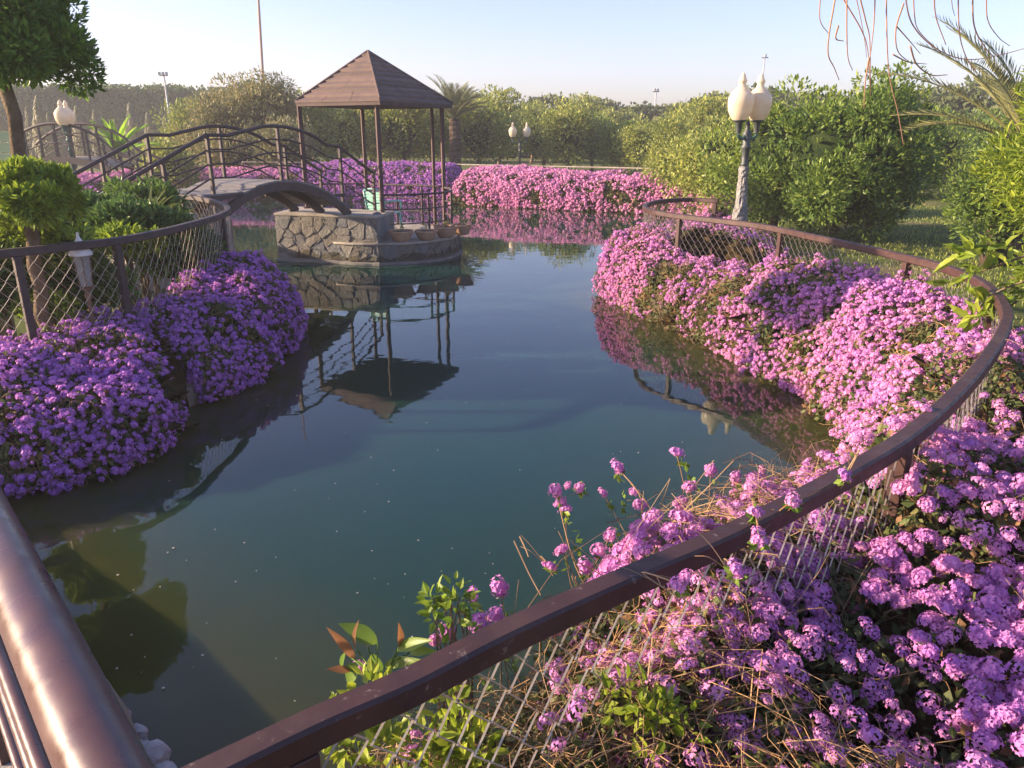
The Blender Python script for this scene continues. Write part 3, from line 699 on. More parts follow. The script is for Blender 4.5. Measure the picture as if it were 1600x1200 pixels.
t, G, N, sample, org = wat
ms = fg_parts(t, G, N, sample, org, 60, 'petal', .5, (.95, 1.3), 3.2)

# long stems that stand up against the water, each with its own flower head
sm = MB(); wd = MB()
for x, y, d, sc_ in [(965, 730, 2.15, 1.25), (1057, 708, 2.3, 1.35), (868, 766, 2.0, 1.1), (906, 762, 2.02, .9), (942, 770, 2.05, .8), (884, 797, 2.0, 1.0), (781, 918, 1.72, 1.35), (739, 928, 1.7, 1.0), (1077, 760, 2.2, 1.1), (1022, 815, 2.0, 1.1),
                     (1110, 735, 2.35, 1.2), (878, 860, 1.9, 1.1), (915, 885, 1.85, 1.2), (750, 970, 1.6, 1.2), (560, 1040, 1.55, .8), (860, 885, 1.85, .9), (935, 860, 1.92, 1.2), (955, 835, 1.95, 1.1), (1000, 790, 2.1, 1.2),
                     *[(x_, y_, U(x_, y_, 1.0)[1], .9) for x_, y_ in ((1180, 800), (1240, 782), (1187, 842), (1062, 912), (1150, 890), (1320, 742))], (1150, 745, 2.4, 1.1), (1165, 775, 2.3, 1.1), (1215, 765, 2.45, 1.1), (1190, 745, 2.5, 1.0), (1060, 790, 2.15, 1.2), (700, 985, 1.55, 1.1), (775, 960, 1.65, 1.1), (1130, 790, 2.2, 1.2)]:
    p = np.array(P(x, y, d)); b = p + (np.array([rng.normal() * .06 + .08, -.12 - .08 * rng.random(), -.22 - .12 * rng.random()]) if sc_ != .9 else np.array([.01, .03, -.05]))
    mid = (p + b) / 2 + rng.normal(size=3) * .03
    wd.tube(cr([b - org, mid - org, p - org], 4), .0015, 4, False)
    for _ in range(2): e_ = mid + rng.normal(size=3) * [.05, .03, .04] + [0, 0, .03]; wd.tube(cr([(b + mid) / 2 - org, (mid + e_) / 2 - org, e_ - org], 3), .0010, 3, False)
    q_ = Vector((rng.normal() * .5, -.4 + rng.normal() * .4, .8)).normalized().to_track_quat('Z', 'Y').to_euler()
    obj('flower_head', ms[rng.integers(6)], t, tuple(p - org), q_, (sc_ * .85,) * 3)
    if rng.random() < .6: obj('flower_head', ms[rng.integers(6)], t, tuple(p - org + rng.normal(size=3) * [.02, .01, .02]), q_, (sc_ * .6,) * 3)
    nl = 14; pp = b + (p - b) * (.45 + .5 * rng.random(nl))[:, None]
    sm.add(*leaf_arrays(pp - org, rand_dirs(nl) + [0, 0, .2], rand_dirs(nl) + [0, 0, 1], .026, .6))
for (x, y), (x2, y2), d in [((803, 845), (845, 930), 1.9), ((812, 838), (826, 870), 1.9), ((690, 935), (750, 985), 1.65), ((985, 755), (1020, 800), 2.1)]:
    a, b = np.array(P(x, y, d)), np.array(P(x2, y2, d - .05)); wd.tube(cr([a - org, (a + b) / 2 + rng.normal(size=3) * .008 - org, b - org], 4), .0018, 4, False)
tag(sm.obj('stem_leaves', M['lantana_leaf_green'], t), kind='stuff'); tag(wd.obj('long_stems', M['twig'], t), kind='stuff')
# bright green low growth under the rail
def patch(name, label, cat, ctr, rad, n, size, mat, zs=(0, .1), group=None, aspect=.5, seg=2, up=.6):
    t = thing(name, label, cat, (ctr[0], ctr[1], GZ), 0, group)
    k = 14; cs = blob_centers(k, (0, 0, ctr[2] - GZ), rad); 
    mb = MB(); mb.add(*crown_leaves(n, cs, np.full(k, min(rad) * .45), size, up=up, aspect=aspect, seg=seg)); tag(mb.obj('leaves', M[mat], t), kind='stuff')
    tb = MB()
    for c in cs: limb(tb, (rng.normal() * .02, rng.normal() * .02, 0), c, .006, .002, 4, 4)
    tb.obj('stems', M['bark'], t); return t
patch('leafy_weed', 'bright green leafy weed under the rail at bottom centre', 'weed', tuple(P(640, 1150, 1.22)), (.17, .12, .08), 420, .032, 'bright')
patch('leafy_weed', 'small yellow-green weed among dry stems below the single pink bloom', 'weed', tuple(P(1010, 1130, 1.15)), (.09, .07, .06), 170, .028, 'bright')
patch('leafy_weed', 'light green weed touching the top of the rail beside small leaves', 'weed', tuple(P(705, 965, 1.5)), (.05, .05, .06), 90, .03, 'lantana_leaf_green')
# young shrub with a few large leaves, left of the lantana
yo = P(585, 1040, 1.5)
t = thing('young_shrub', 'young shrub with large pointed green and reddish leaves hanging over the water', 'shrub', (yo[0], yo[1] - .05, GZ))
tb = MB(); O_ = np.array(t.location); top = np.array(P(600, 1075, 1.42))
tb.tube(cr([(0, 0, 0), (top - O_) * .5 + [.02, .02, 0], top - O_], 5), .004, 5)
LV = [((590, 1005), (545, 978), 'newleaf', .040), ((555, 1030), (527, 993), 'newleaf_red', .022), ((560, 1035), (541, 1065), 'newleaf', .040), ((620, 1015), (655, 1000), 'newleaf', .030), ((557, 1015), (545, 985), 'newleaf_red', .016),
      ((548, 1048), (520, 1044), 'newleaf_red', .018), ((600, 1040), (640, 1030), 'newleaf', .026), ((580, 1020), (598, 1062), 'newleaf', .028), ((575, 1010), (570, 985), 'newleaf_red', .018), ((540, 1020), (528, 1050), 'newleaf', .022),
      ((625, 1012), (628, 985), 'newleaf_red', .018), ((640, 1020), (668, 1015), 'newleaf', .022)]
for (x, y), (x2, y2), m_, w2 in LV:
    a = np.array(P(x, y, 1.5)); b = np.array(P(x2, y2, 1.48 + rng.normal() * .03)); L = np.linalg.norm(b - a)
    dl = (b - a) / L; L *= 1.2; nl_ = np.array([rng.normal() * .3, -.6, .8]); sl2 = np.cross(dl, nl_); sl2 /= np.linalg.norm(sl2); ul2 = np.cross(sl2, dl)
    u_ = np.linspace(0, 1, 12)[:, None]; hw = w2 * .5 * np.sin(np.pi * u_ ** .8) ** .85 * (1 + .05 * np.sin(u_ * 60)); mid_ = dl * L * u_ - ul2 * L * .22 * u_ ** 2; i_ = np.arange(11)
    V = np.concatenate([mid_ + sl2 * hw + ul2 * hw * .35, mid_, mid_ - sl2 * hw + ul2 * hw * .35])
    lb = MB(); lb.add(V, [np.concatenate([np.stack([i_, i_ + 1, i_ + 13, i_ + 12], 1), np.stack([i_ + 12, i_ + 13, i_ + 25, i_ + 24], 1)])]); o = lb.obj('leaf', M[m_], t, smooth=True); o.location = tuple(a - O_)
    tb.tube([top - O_ + rng.normal(size=3) * .004, (top + a) / 2 - O_ + rng.normal(size=3) * .006, a - O_], .0018, 4)
tb.obj('stem', M['newleaf'], t, smooth=True)

# ------------------------------------------------------------------ near bridge handrail at the left
hd = Vector((-.66, .75, 0)).normalized(); h0 = Vector((-.272, .393, 1.38))
t = thing('bridge_handrail', 'round brown pipe handrail close to the camera at bottom left', 'handrail', (h0.x, h0.y, GZ))
def hp(u, z): 
    q = h0 + hd * u; return (q.x - h0.x, q.y - h0.y, z - GZ)
mb = MB(); mb.tube([hp(u, 1.38 - .02 * (u - .1) ** 2) for u in np.linspace(-.32, 2.3, 24)], .0235, 24); mb.obj('top_pipe', M['pipe'], t, smooth=True)
for z, r_ in ((.99, .0105), (.87, .0105), (.55, .0105)):
    mb = MB(); mb.tube([hp(u, z) for u in np.linspace(-.3, 2.3, 8)], r_, 14); mb.obj('lower_rail', M['pipe'], t, smooth=True)
for u in (-.3, 1.6): 
    mb = MB(); mb.box((*hp(u, 0)[:2], (1.36 - GZ) / 2), (.035, .035, 1.36 - GZ), math.atan2(hd.y, hd.x)); mb.obj('post', M['pipe'], t, bevel=.003)
# ground slab under the bridge end and the boulders at the water's edge
t = fill_mesh('path', [[(-4.5, -1.5), (.2, -1.5), (.15, .3), (-.6, 1.1), (-1.15, 1.75), (-1.75, 2.35), (-2.6, 3.0), (-4.5, 3.0)]], GZ + .008, M['concrete'])
tag(obj('path', t), kind='structure')
def boulder(name, c, r_, label=None, cat='rock', group=None, mat='rock', sub=ICO3):
    V, Fc = sub; sc_ = np.array([1, .8 + rng.random() * .3, .5 + rng.random() * .2]); off = rng.random(3) * 20
    dsp = 1 + .35 * vnoise(V + off, 1.1) + .15 * vnoise(V + off, 3.1) + .06 * vnoise(V + off, 8)
    mb = MB(); mb.add(V * dsp[:, None] * sc_ * r_, [Fc]); o = mb.obj(name, M[mat], None, smooth=False); o.location = c; o.rotation_euler = (0, 0, rng.random() * 6)
    return tag(o, label, cat, group)
rk = ['pale rock at the water edge beside the pipe handrail, the lowest', 'small flat rock at the bottom edge next to the brown pipe', 'grey rock behind the pale rock by the pipe handrail', 'small grey stone farthest along the pipe handrail', 'dark stone wedged between rocks beside the pipe']
for (x, y, r_), lb in zip([(222, 1192, .075), (243, 1215, .06), (200, 1160, .06), (180, 1128, .045), (212, 1172, .04)], rk):
    boulder('rock', tuple(U(x, y, .06)), r_, lb, group='rocks at the pond edge')

# ------------------------------------------------------------------ stone island
def clip_poly(poly, a, b):
    """keep the side of the bisector nearer to a"""
    m = (a + b) / 2; d = b - a; out = []
    for i in range(len(poly)):
        p, q = poly[i], poly[(i + 1) % len(poly)]; dp, dq = (p - m).dot(d), (q - m).dot(d)
        if dp <= 0: out.append(p)
        if dp * dq < 0: out.append(p + (q - p) * dp / (dp - dq))
    return out
def stones(W, H, nx_, nz_, gap=.004, jit=.62):
    S = []
    for j in range(nz_):
        for i in range(nx_):
            S.append(np.array([(i + .5 + (j % 2) * .4 - .2 + rng.normal() * jit * .6) * W / nx_, (j + .5 + rng.normal() * jit * .45) * H / nz_]))
    out = []
    for a in S:
        poly = [np.array(p, float) for p in ((0, 0), (W, 0), (W, H), (0, H))]
        for b in S:
            if b is not a and poly and 0 < np.hypot(*(b - a)) < 1.2: poly = clip_poly(poly, a, b)
        if len(poly) < 3: continue
        c = sum(poly) / len(poly)
        # cut the corners, shrink by the joint
        ch = []
        for i in range(len(poly)):
            p, q = poly[i], poly[(i + 1) % len(poly)]; ch += [p * .88 + q * .12, p * .12 + q * .88]
        ch = [c + (p - c) * max(.3, 1 - gap / (np.hypot(*(p - c)) + 1e-6)) for p in ch]; out.append((c, ch))
    return out
def stone_wall(t, org, fn, W, H, nx_, nz_, z0, depth=.035):
    """fn(u) -> (xy point, outward normal)"""
    for c, ch in stones(W, H, nx_, nz_):
        k = len(ch); pr = depth * (.3 + 1.1 * rng.random()); V = []
        lean = rng.normal(size=2) * .06
        for lvl, (f, e) in enumerate(((1, -.02), (1, pr * .65), (.86, pr))):
            for p in ch:
                q = c + (p - c) * f; xy, nr = fn(q[0]); z = z0 + q[1]; ex = e + (lean.dot(q - c) if lvl else 0) + (rng.normal() * .003 if lvl else 0)
                V.append((xy[0] + nr[0] * ex - org[0], xy[1] + nr[1] * ex - org[1], z - org[2]))
        fs = [np.array([(l * k + i, l * k + (i + 1) % k, (l + 1) * k + (i + 1) % k, (l + 1) * k + i) for l in range(2) for i in range(k)]), np.array([2 * k + i for i in range(k)])]
        mb = MB(); mb.add(V, fs); mb.obj('stone', M['stone'], t)
BLK = [np.array(p) for p in ((-3.30, 10.80), (-1.82, 10.40), (-1.68, 11.05), (-3.20, 11.75))]
LOW = [np.array(p) for p in ((-3.34, 10.95), (-1.86, 10.55), (-1.45, 12.9), (-3.55, 13.1))]
ORG = np.array([-2.5, 11.6, 0.0]); ZB, ZD = .66, .30
t = thing('stone_island', 'stone faced island with a high left block and lower round terrace in the pond', 'stone island', tuple(ORG))
def prism(mb, poly, z0, z1):
    k = len(poly); V = [(p[0] - ORG[0], p[1] - ORG[1], z) for z in (z0, z1) for p in poly]
    mb.add(V, [np.array([(i, (i + 1) % k, k + (i + 1) % k, k + i) for i in range(k)]), np.arange(k)[::-1], k + np.arange(k)])
mb = MB(); prism(mb, BLK, -.5, ZB - .03); mb.obj('block_core', M['mortar'], t)
mb = MB(); prism(mb, LOW, -.5, ZD - .006); mb.obj('floor_slab', M['concrete'], t)
DC = np.array([-1.87, 11.50]); DR = 1.08
circ = lambda r_, k=48: [DC + r_ * np.array([math.cos(a), math.sin(a)]) for a in np.arange(k) * 2 * math.pi / k]
mb = MB(); prism(mb, circ(DR - .015), -.5, ZD - .03); mb.obj('terrace_core', M['mortar'], t)
def lin(p, q):
    d = (q - p) / np.linalg.norm(q - p); nrm = np.array([d[1], -d[0]])
    return (lambda u: (p + d * u, nrm)), float(np.linalg.norm(q - p))
f1, L1 = lin(BLK[0], BLK[1]); stone_wall(t, ORG, f1, L1, ZB - .08, 8, 4, .05, .011)
f2, L2 = lin(BLK[3], BLK[0]); stone_wall(t, ORG, f2, L2, ZB - .08, 5, 4, .05, .011)
def fd(u):
    a = R(-118) + u / DR; return DC + DR * np.array([math.cos(a), math.sin(a)]), np.array([math.cos(a), math.sin(a)])
stone_wall(t, ORG, fd, DR * R(185), ZD - .08, 17, 2, .05, .011)
# projecting plinth at the waterline, as flat stones
def fd2(u):
    a = R(-118) + u / DR; return DC + (DR + .04) * np.array([math.cos(a), math.sin(a)]), np.array([math.cos(a), math.sin(a)])
mb = MB(); prism(mb, circ(DR + .035), -.5, .03); mb.obj('plinth', M['mortar'], t, bevel=.01)
mb = MB(); off = [np.array([-.05, -.05]), np.array([.03, -.06]), np.array([.05, .05]), np.array([-.05, .05])]
prism(mb, [p + o_ * .7 for p, o_ in zip(BLK, off)], -.5, .037); mb.obj('plinth', M['mortar'], t, bevel=.01)
mb = MB(); prism(mb, [p + o_ * .3 for p, o_ in zip(BLK, off)], ZB - .03, ZB + .005); mb.obj('paving_slab', M['concrete'], t, bevel=.008)
mb = MB(); prism(mb, circ(DR + .025), ZD - .03, ZD); mb.obj('paving_slab', M['concrete'], t, bevel=.006)

# round grey slab leaning on the front post
mb = MB(); mb.lathe([(0, -.02), (.15, -.02), (.165, -.01), (.165, .01), (.15, .02), (0, .02)], (0, 0, 0), 28, wob=.04)
o = mb.obj('round_slab', M['stone'], None, smooth=False); o.location = tuple(P(591, 352, 10.55)); o.rotation_euler = (R(78), R(4), R(40)); o.scale = (.72, 1.1, 1.2)
tag(o, 'round grey stone slab leaning against the front gazebo post', 'stone slab')

# ------------------------------------------------------------------ gazebo
PF, PR_, PLf, PB = np.array([-1.81, 10.86]), np.array([-1.07, 12.33]), np.array([-3.02, 11.50]), np.array([-2.40, 12.95])
gc = (PF + PR_ + PLf + PB) / 4
t = thing('gazebo', 'open gazebo with brown stepped pyramid roof on thin posts on the island', 'gazebo', (gc[0], gc[1], ZD))
o3 = np.array([gc[0], gc[1], ZD])
ZE = 2.08; corners = []
for p, px, py in ((PF, 594, 171), (PR_, 706, 169), (PB, None, None), (PLf, 457, 158)):
    corners.append(gc + (p - gc) * (1.13 if p is not PLf else 1.07) + np.array([.03, 0]))
posts = [(PF, ZD, .027), (PR_, ZD, .026), (PB, ZD, .026), (PLf, ZB, .03), (PR_ + (PB - PR_) * .12, ZD, .022)]
for p, z0, r_ in posts:
    mb = MB(); mb.box((0, 0, (ZE - z0) / 2), (r_ * 2, r_ * 2, ZE - z0), .45); o = mb.obj('post', M['post_brown'], t, bevel=.004); o.location = (p[0] - gc[0], p[1] - gc[1], z0 - ZD)
    mb = MB(); mb.box((0, 0, .012), (.12, .12, .024), .45); b_ = mb.obj('base_plate', M['post_brown'], o)
ZA = 2.83
CC = [np.array([c[0] - gc[0], c[1] - gc[1], 0]) for c in corners]
mb = MB(); V = [tuple(c + [0, 0, ZE - ZD - .005]) for c in CC] + [tuple(c * .96 + [0, 0, ZE - ZD + .05]) for c in CC] + [tuple(c + [0, 0, ZE - ZD + .045]) for c in CC]
mb.add(V, [np.array([(0, 3, 2, 1), (0, 1, 9, 8), (1, 2, 10, 9), (2, 3, 11, 10), (3, 0, 8, 11), (8, 9, 10, 11)])]); mb.obj('eaves', M['roof_under'], t)
NCO = 10
for s_ in range(4):
    a, b = CC[s_], CC[(s_ + 1) % 4]
    for k in range(NCO):
        f0, f1_ = 1 - k / NCO, 1 - (k + 1) / NCO - .015 * (k < NCO - 1)
        z0 = (ZE + .045 + (ZA - ZE - .045) * k / NCO) - ZD; z1 = (ZE + .045 + (ZA - ZE - .045) * (k + 1) / NCO) - ZD
        th = .026; e = 1.012 + rng.normal() * .002
        lo = [a * f0 * e, b * f0 * e]; hi = [a * f1_, b * f1_]
        V = [(*lo[0][:2], z0 - .004), (*lo[1][:2], z0 - .004), (*lo[1][:2], z0 + th), (*lo[0][:2], z0 + th), (*hi[1][:2], z1 + .006), (*hi[0][:2], z1 + .006)]
        # chop the course into slightly uneven tiles along its length
        nt_ = max(2, int(np.linalg.norm(b - a) * f0 / .42)); 
        mb = MB()
        for q in range(nt_):
            u0, u1 = q / nt_, (q + 1) / nt_ - .004; dz = rng.normal() * .003
            L = lambda A_, B_, u: np.array(A_) * (1 - u) + np.array(B_) * u
            W_ = [L(V[0], V[1], u0), L(V[0], V[1], u1), L(V[3], V[2], u1) + [0, 0, dz], L(V[3], V[2], u0) + [0, 0, dz], L(V[5], V[4], u1) + [0, 0, dz * .3], L(V[5], V[4], u0) + [0, 0, dz * .3]]
            mb.add(W_, [np.array([(0, 1, 2, 3), (3, 2, 4, 5)]), np.array([(0, 3, 5), (1, 4, 2)])])
        mb.obj('roof_course', M['roof'], t)
for c in CC:
    mb = MB(); mb.tube([c * 1.0 + [0, 0, ZE - ZD + .075], np.array([0, 0, ZA - ZD + .012])], .016, 6); mb.obj('ridge_cap', M['roof'], t)

# island railing (beyond the bridge landing) following the terrace
t = thing('island_railing', 'low brown tube railing round the back of the island terrace', 'railing', (gc[0], gc[1], ZD))
def rail_run(t, pts, org, zs, rs, mat, post_us, pr=.014, smooth=True, n=6, name='rail'):
    c = cr(pts, n)
    for z, r_ in zip(zs, rs):
        mb = MB(); q = c.copy(); q[:, 2] += z; mb.tube(q - org, r_, 8); mb.obj(name, M[mat], t, smooth=True)
    L = np.r_[0, np.cumsum(np.linalg.norm(np.diff(c, axis=0), axis=1))]
    for u in post_us:
        p = np.array([np.interp(u * L[-1], L, c[:, i]) for i in range(3)]); h = max(zs)
        mb = MB(); mb.box((0, 0, h / 2), (pr * 2, pr * 2, h), .4); o = mb.obj('post', M[mat], t, bevel=.002); o.location = tuple(p - org)
terr = [(*PF, ZD), (DC[0] + .60, DC[1] - .62, ZD), (DC[0] + .93, DC[1] + .05, ZD), (*PR_, ZD)]
rail_run(t, [(*(PF + [0.02, .02]), ZD), (-1.30, 11.02, ZD), (-.92, 11.5, ZD), (-.96, 12.1, ZD), tuple([*PR_, ZD])], o3, (.60, .40, .2), (.015, .009, .009), 'steel_brown', (.33, .62, .8))
rail_run(t, [(*PR_, ZD), (-1.75, 12.62, ZD), (*(PB + [.1, -.1]), ZD)], o3, (.62, .42, .22), (.015, .009, .009), 'steel_brown', (.3, .65))
rail_run(t, [(*PB, ZD), (-3.0, 12.9, ZD), (-3.4, 12.3, ZD), (-3.42, 11.9, ZD)], o3, (.62, .42, .2), (.014, .009, .009), 'steel_brown', (.3, .6, .98))

# flower pots on the terrace edge
def bowl(label, loc, r_, h, plant, seed):
    t = thing('flower_pot', label, 'flower pot', loc, 0, 'terracotta bowls on the terrace edge')
    mb = MB(); mb.lathe([(0, 0), (r_ * .55, 0), (r_ * .72, h * .2), (r_ * .92, h * .6), (r_ * .97, h * .78), (r_ * 1.06, h * .82), (r_ * 1.06, h), (r_ * .96, h), (r_ * .92, h * .86), (0, h * .84)], (0, 0, 0), 24)
    mb.obj('bowl', M['terracotta'], t, smooth=False); mb = MB(); mb.lathe([(0, h * .88), (r_ * .93, h * .87)], (0, 0, 0), 16); mb.obj('soil', M['soil'], t)
    mb = MB()
    for q in range(plant):
        a = rng.random() * 6.28; rr = rng.random() * r_ * .6; b = np.array([rr * math.cos(a), rr * math.sin(a), h * .85]); L = .06 + rng.random() * .1; tp = b + [rng.normal() * .03, rng.normal() * .03, L]
        mb.tube([b, (b + tp) / 2 + rng.normal(size=3) * .008, tp], .0025, 4); m_ = 5
        mb.add(*leaf_arrays(b + (tp - b) * (.3 + .7 * rng.random((m_, 1))), rand_dirs(m_) + [0, 0, .3], rand_dirs(m_) + [0, 0, 1], .035, .5))
    mb.obj('seedling', M['olive'], t)
for (x, d, r_, h, n_), lb in zip([(627, 10.60, .165, .15, 4), (666, 10.75, .155, .135, 2), (697, 11.02, .165, .16, 9), (722, 11.35, .15, .15, 5)],
    ['terracotta bowl nearest the front gazebo post, widest of the row', 'terracotta bowl second from the front gazebo post, nearly empty', 'terracotta bowl with a small sprouting plant, third in the row', 'darker terracotta bowl at the outer end of the terrace']):
    q = P(x, 370, d); bowl(lb, (q[0], d, ZD), r_, h, n_, 0)

# plastic chair
def chair(loc, rz):
    t = thing('plastic_chair', 'mint green plastic armchair under the gazebo roof', 'chair', loc, rz)
    mb = MB(); mb.box((0, 0, .30), (.36, .34, .02)); mb.obj('seat', M['mint'], t, bevel=.008)
    bk = thing('backrest', None, None); bk.parent = t
    for q in range(7):
        mb = MB(); mb.box((0, 0, 0), (.31, .012, .036)); o = mb.obj('slat', M['mint'], bk, bevel=.003); o.location = (0, .17 + q * .010, .345 + q * .042)
    for sx in (-1, 1):
        mb = MB(); mb.tube([(sx * .165, .165, .30), (sx * .168, .20, .46), (sx * .155, .245, .635)], .014, 8); mb.obj('stile', M['mint'], t, smooth=True)
        mb = MB(); mb.tube(cr([(sx * .17, .19, .47), (sx * .205, .04, .48), (sx * .205, -.14, .46), (sx * .19, -.17, .40)], 4), .015, 8); mb.obj('armrest', M['mint'], t, smooth=True)
        for sy in (-1, 1):
            mb = MB(); mb.tube([(sx * .165, sy * .15, .30), (sx * .195, sy * .185, 0)], [.018, .013], 8); mb.obj('leg', M['mint'], t, smooth=True)
        mb = MB(); mb.tube([(sx * .185, -.165, .30), (sx * .2, -.15, .46)], .013, 8); mb.obj('arm_support', M['mint'], t, smooth=True)
    mb = MB(); mb.tube([(-.155, .245, .635), (0, .262, .655), (.155, .245, .635)], .015, 8); mb.obj('top_rail', M['mint'], t, smooth=True)
cq = P(600, 330, 11.25); chair((P(600, 330, 11.5)[0], 11.5, ZD), R(150))

# ------------------------------------------------------------------ arched footbridge
AX = np.array([.47, .883]); PW = np.array([-.883, .47]); E0 = np.array([-2.24, 10.62]); WB = .95
def B3(L, side, z): q = E0 - AX * L + PW * (WB * side); return np.array([q[0], q[1], z])
bo = B3(1.06, .5, 0)
t = thing('footbridge', 'arched wooden footbridge with brown tube railings reaching the island', 'bridge', tuple(bo))
def arch_z(L):
    u = (1.06 - L) / 1.06; s_ = 1 - u * u; base = .69 + (.88 - .69) * L / 2.12
    return base + (1.13 - .785) * (max(0, s_) ** .85)
for i, s_ in enumerate((0, .5, 1)):
    mb = MB(); pts = [B3(L, s_, arch_z(L) - .03) - bo for L in np.linspace(-.02, 2.14, 26)]
    mb.sweep(pts, [(-.025, -.05), (-.025, .05), (.025, .05), (.025, -.05)]); mb.obj('arch_beam', M['beam'], t)
def deck_z(L): return max(arch_z(L) + .03, 1.075 - max(0, L - 1.75) * .0) if L > 1.0 else arch_z(L) + .03
npk = 0
for L in np.arange(.10, 2.36, .094):
    p0, p1 = B3(L, -.03, deck_z(L)), B3(L, 1.03, deck_z(L)); c = (p0 + p1) / 2
    sl_ = math.atan2(deck_z(L + .05) - deck_z(L - .05), .1)
    mb = MB(); mb.box((0, 0, 0), (WB * 1.06, .088, .022)); o = mb.obj('plank', M['plank'], t, bevel=.002)
    o.location = tuple(c - bo + [0, 0, rng.normal() * .002]); o.rotation_mode = 'XYZ'
    ex = Vector((PW[0], PW[1], 0)); ey = Vector((-AX[0] * math.cos(sl_), -AX[1] * math.cos(sl_), math.sin(sl_))).normalized(); ez = ex.cross(ey)
    if ez.z < 0: ez = -ez; ex = -ex
    o.rotation_euler = Matrix((ex, ey, ez)).transposed().to_euler()
# steel frame under the flat end of the deck
for s_ in (0, 1):
    mb = MB(); mb.sweep([B3(L, s_, 1.045) - bo for L in (1.75, 2.0, 2.40)], [(-.02, -.03), (-.02, .02), (.02, .02), (.02, -.03)]); mb.obj('deck_frame', M['beam'], t)
    mb = MB(); mb.sweep([B3(L, s_, .93) - bo for L in (.05, .3, .55)], [(-.015, -.02), (-.015, .02), (.015, .02), (.015, -.02)]); mb.obj('deck_frame', M['beam'], t)
TOP = [(-.62, 1.17), (.10, 1.545), (.34, 1.575), (.62, 1.70), (1.0, 1.785), (1.35, 1.80), (1.65, 1.755), (1.95, 1.70), (2.25, 1.705), (3.5, 1.19), (4.1, .94)]
def railprof(dz, s_):
    """straight, kink, arc, kink, straight"""
    A_ = [B3(L, s_, z + dz) for L, z in TOP[:2]]; arc = cr([B3(L, s_, z + dz) for L, z in TOP[2:8]], 6); Bq = [B3(L, s_, z + dz) for L, z in TOP[8:]]
    return np.array(list(A_) + list(arc) + list(Bq))
def topz(L): return np.interp(L, [a for a, b in TOP], [b for a, b in TOP])
for s_ in (0, 1):
    for k, (dz, r_) in enumerate(((0, .021), (-.15, .010), (-.30, .010), (-.45, .010))):
        mb = MB(); mb.tube(railprof(dz, s_) - bo, r_, 8); mb.obj('handrail' if k == 0 else 'rail', M['steel_brown'], t, smooth=True)
    for L in (-.58, .10, 1.2, 2.25, 2.85, 3.45, 4.05):
        z1 = topz(L); z0 = {-.58: ZB - .02, .10: ZB, 1.2: deck_z(1.2) - .05, 2.25: .80}.get(L, z1 - .66)
        mb = MB(); mb.box((0, 0, (z1 - z0) / 2), (.036, .036, z1 - z0), math.atan2(AX[1], AX[0])); o = mb.obj('post', M['steel_brown'], t, bevel=.003); o.location = tuple(B3(L, s_ * 1.0 + (.01 if s_ else -.01), z0) - bo)
# abutment and steps at the garden end
mb = MB(); c = B3(2.34, .5, .34); mb.box((0, 0, 0), (WB * 1.25, .42, .94), math.atan2(PW[1], PW[0])); o = mb.obj('bridge_abutment', M['concrete_wet'], None, bevel=.012)
o.location = (c[0], c[1], .33); tag(o, 'grey concrete block carrying the garden end of the footbridge', 'abutment')
t = thing('stone_steps', 'pale concrete steps climbing from the left garden to the footbridge', 'steps', (*B3(3.2, .5, 0)[:2], GZ))
for k in range(5):
    L = 2.62 + k * .27; z = .90 - k * .155; q = B3(L, .5, 0) - B3(3.2, .5, 0)
    mb = MB(); mb.box((0, 0, 0), (WB * .96, .29, z - GZ + .12), math.atan2(PW[1], PW[0])); o = mb.obj('step', M['concrete'], t, bevel=.01); o.location = (q[0], q[1], (z - GZ) / 2 - .06)
# tan wall blocks left of the steps
for (x, y, d, sx, h), lb in zip([(172, 290, 11.4, .36, .75), (205, 300, 10.6, .34, .60)], ['tan masonry block behind the far handrail, taller of the two', 'grey masonry block beside the bridge steps, lower of the two']):
    q = P(x, y, d); mb = MB(); mb.box((0, 0, h / 2), (sx, .5, h), .5); o = mb.obj('masonry_block', M['concrete'], None, bevel=.015); o.location = (q[0], d, GZ - .01); tag(o, lb, 'masonry block')

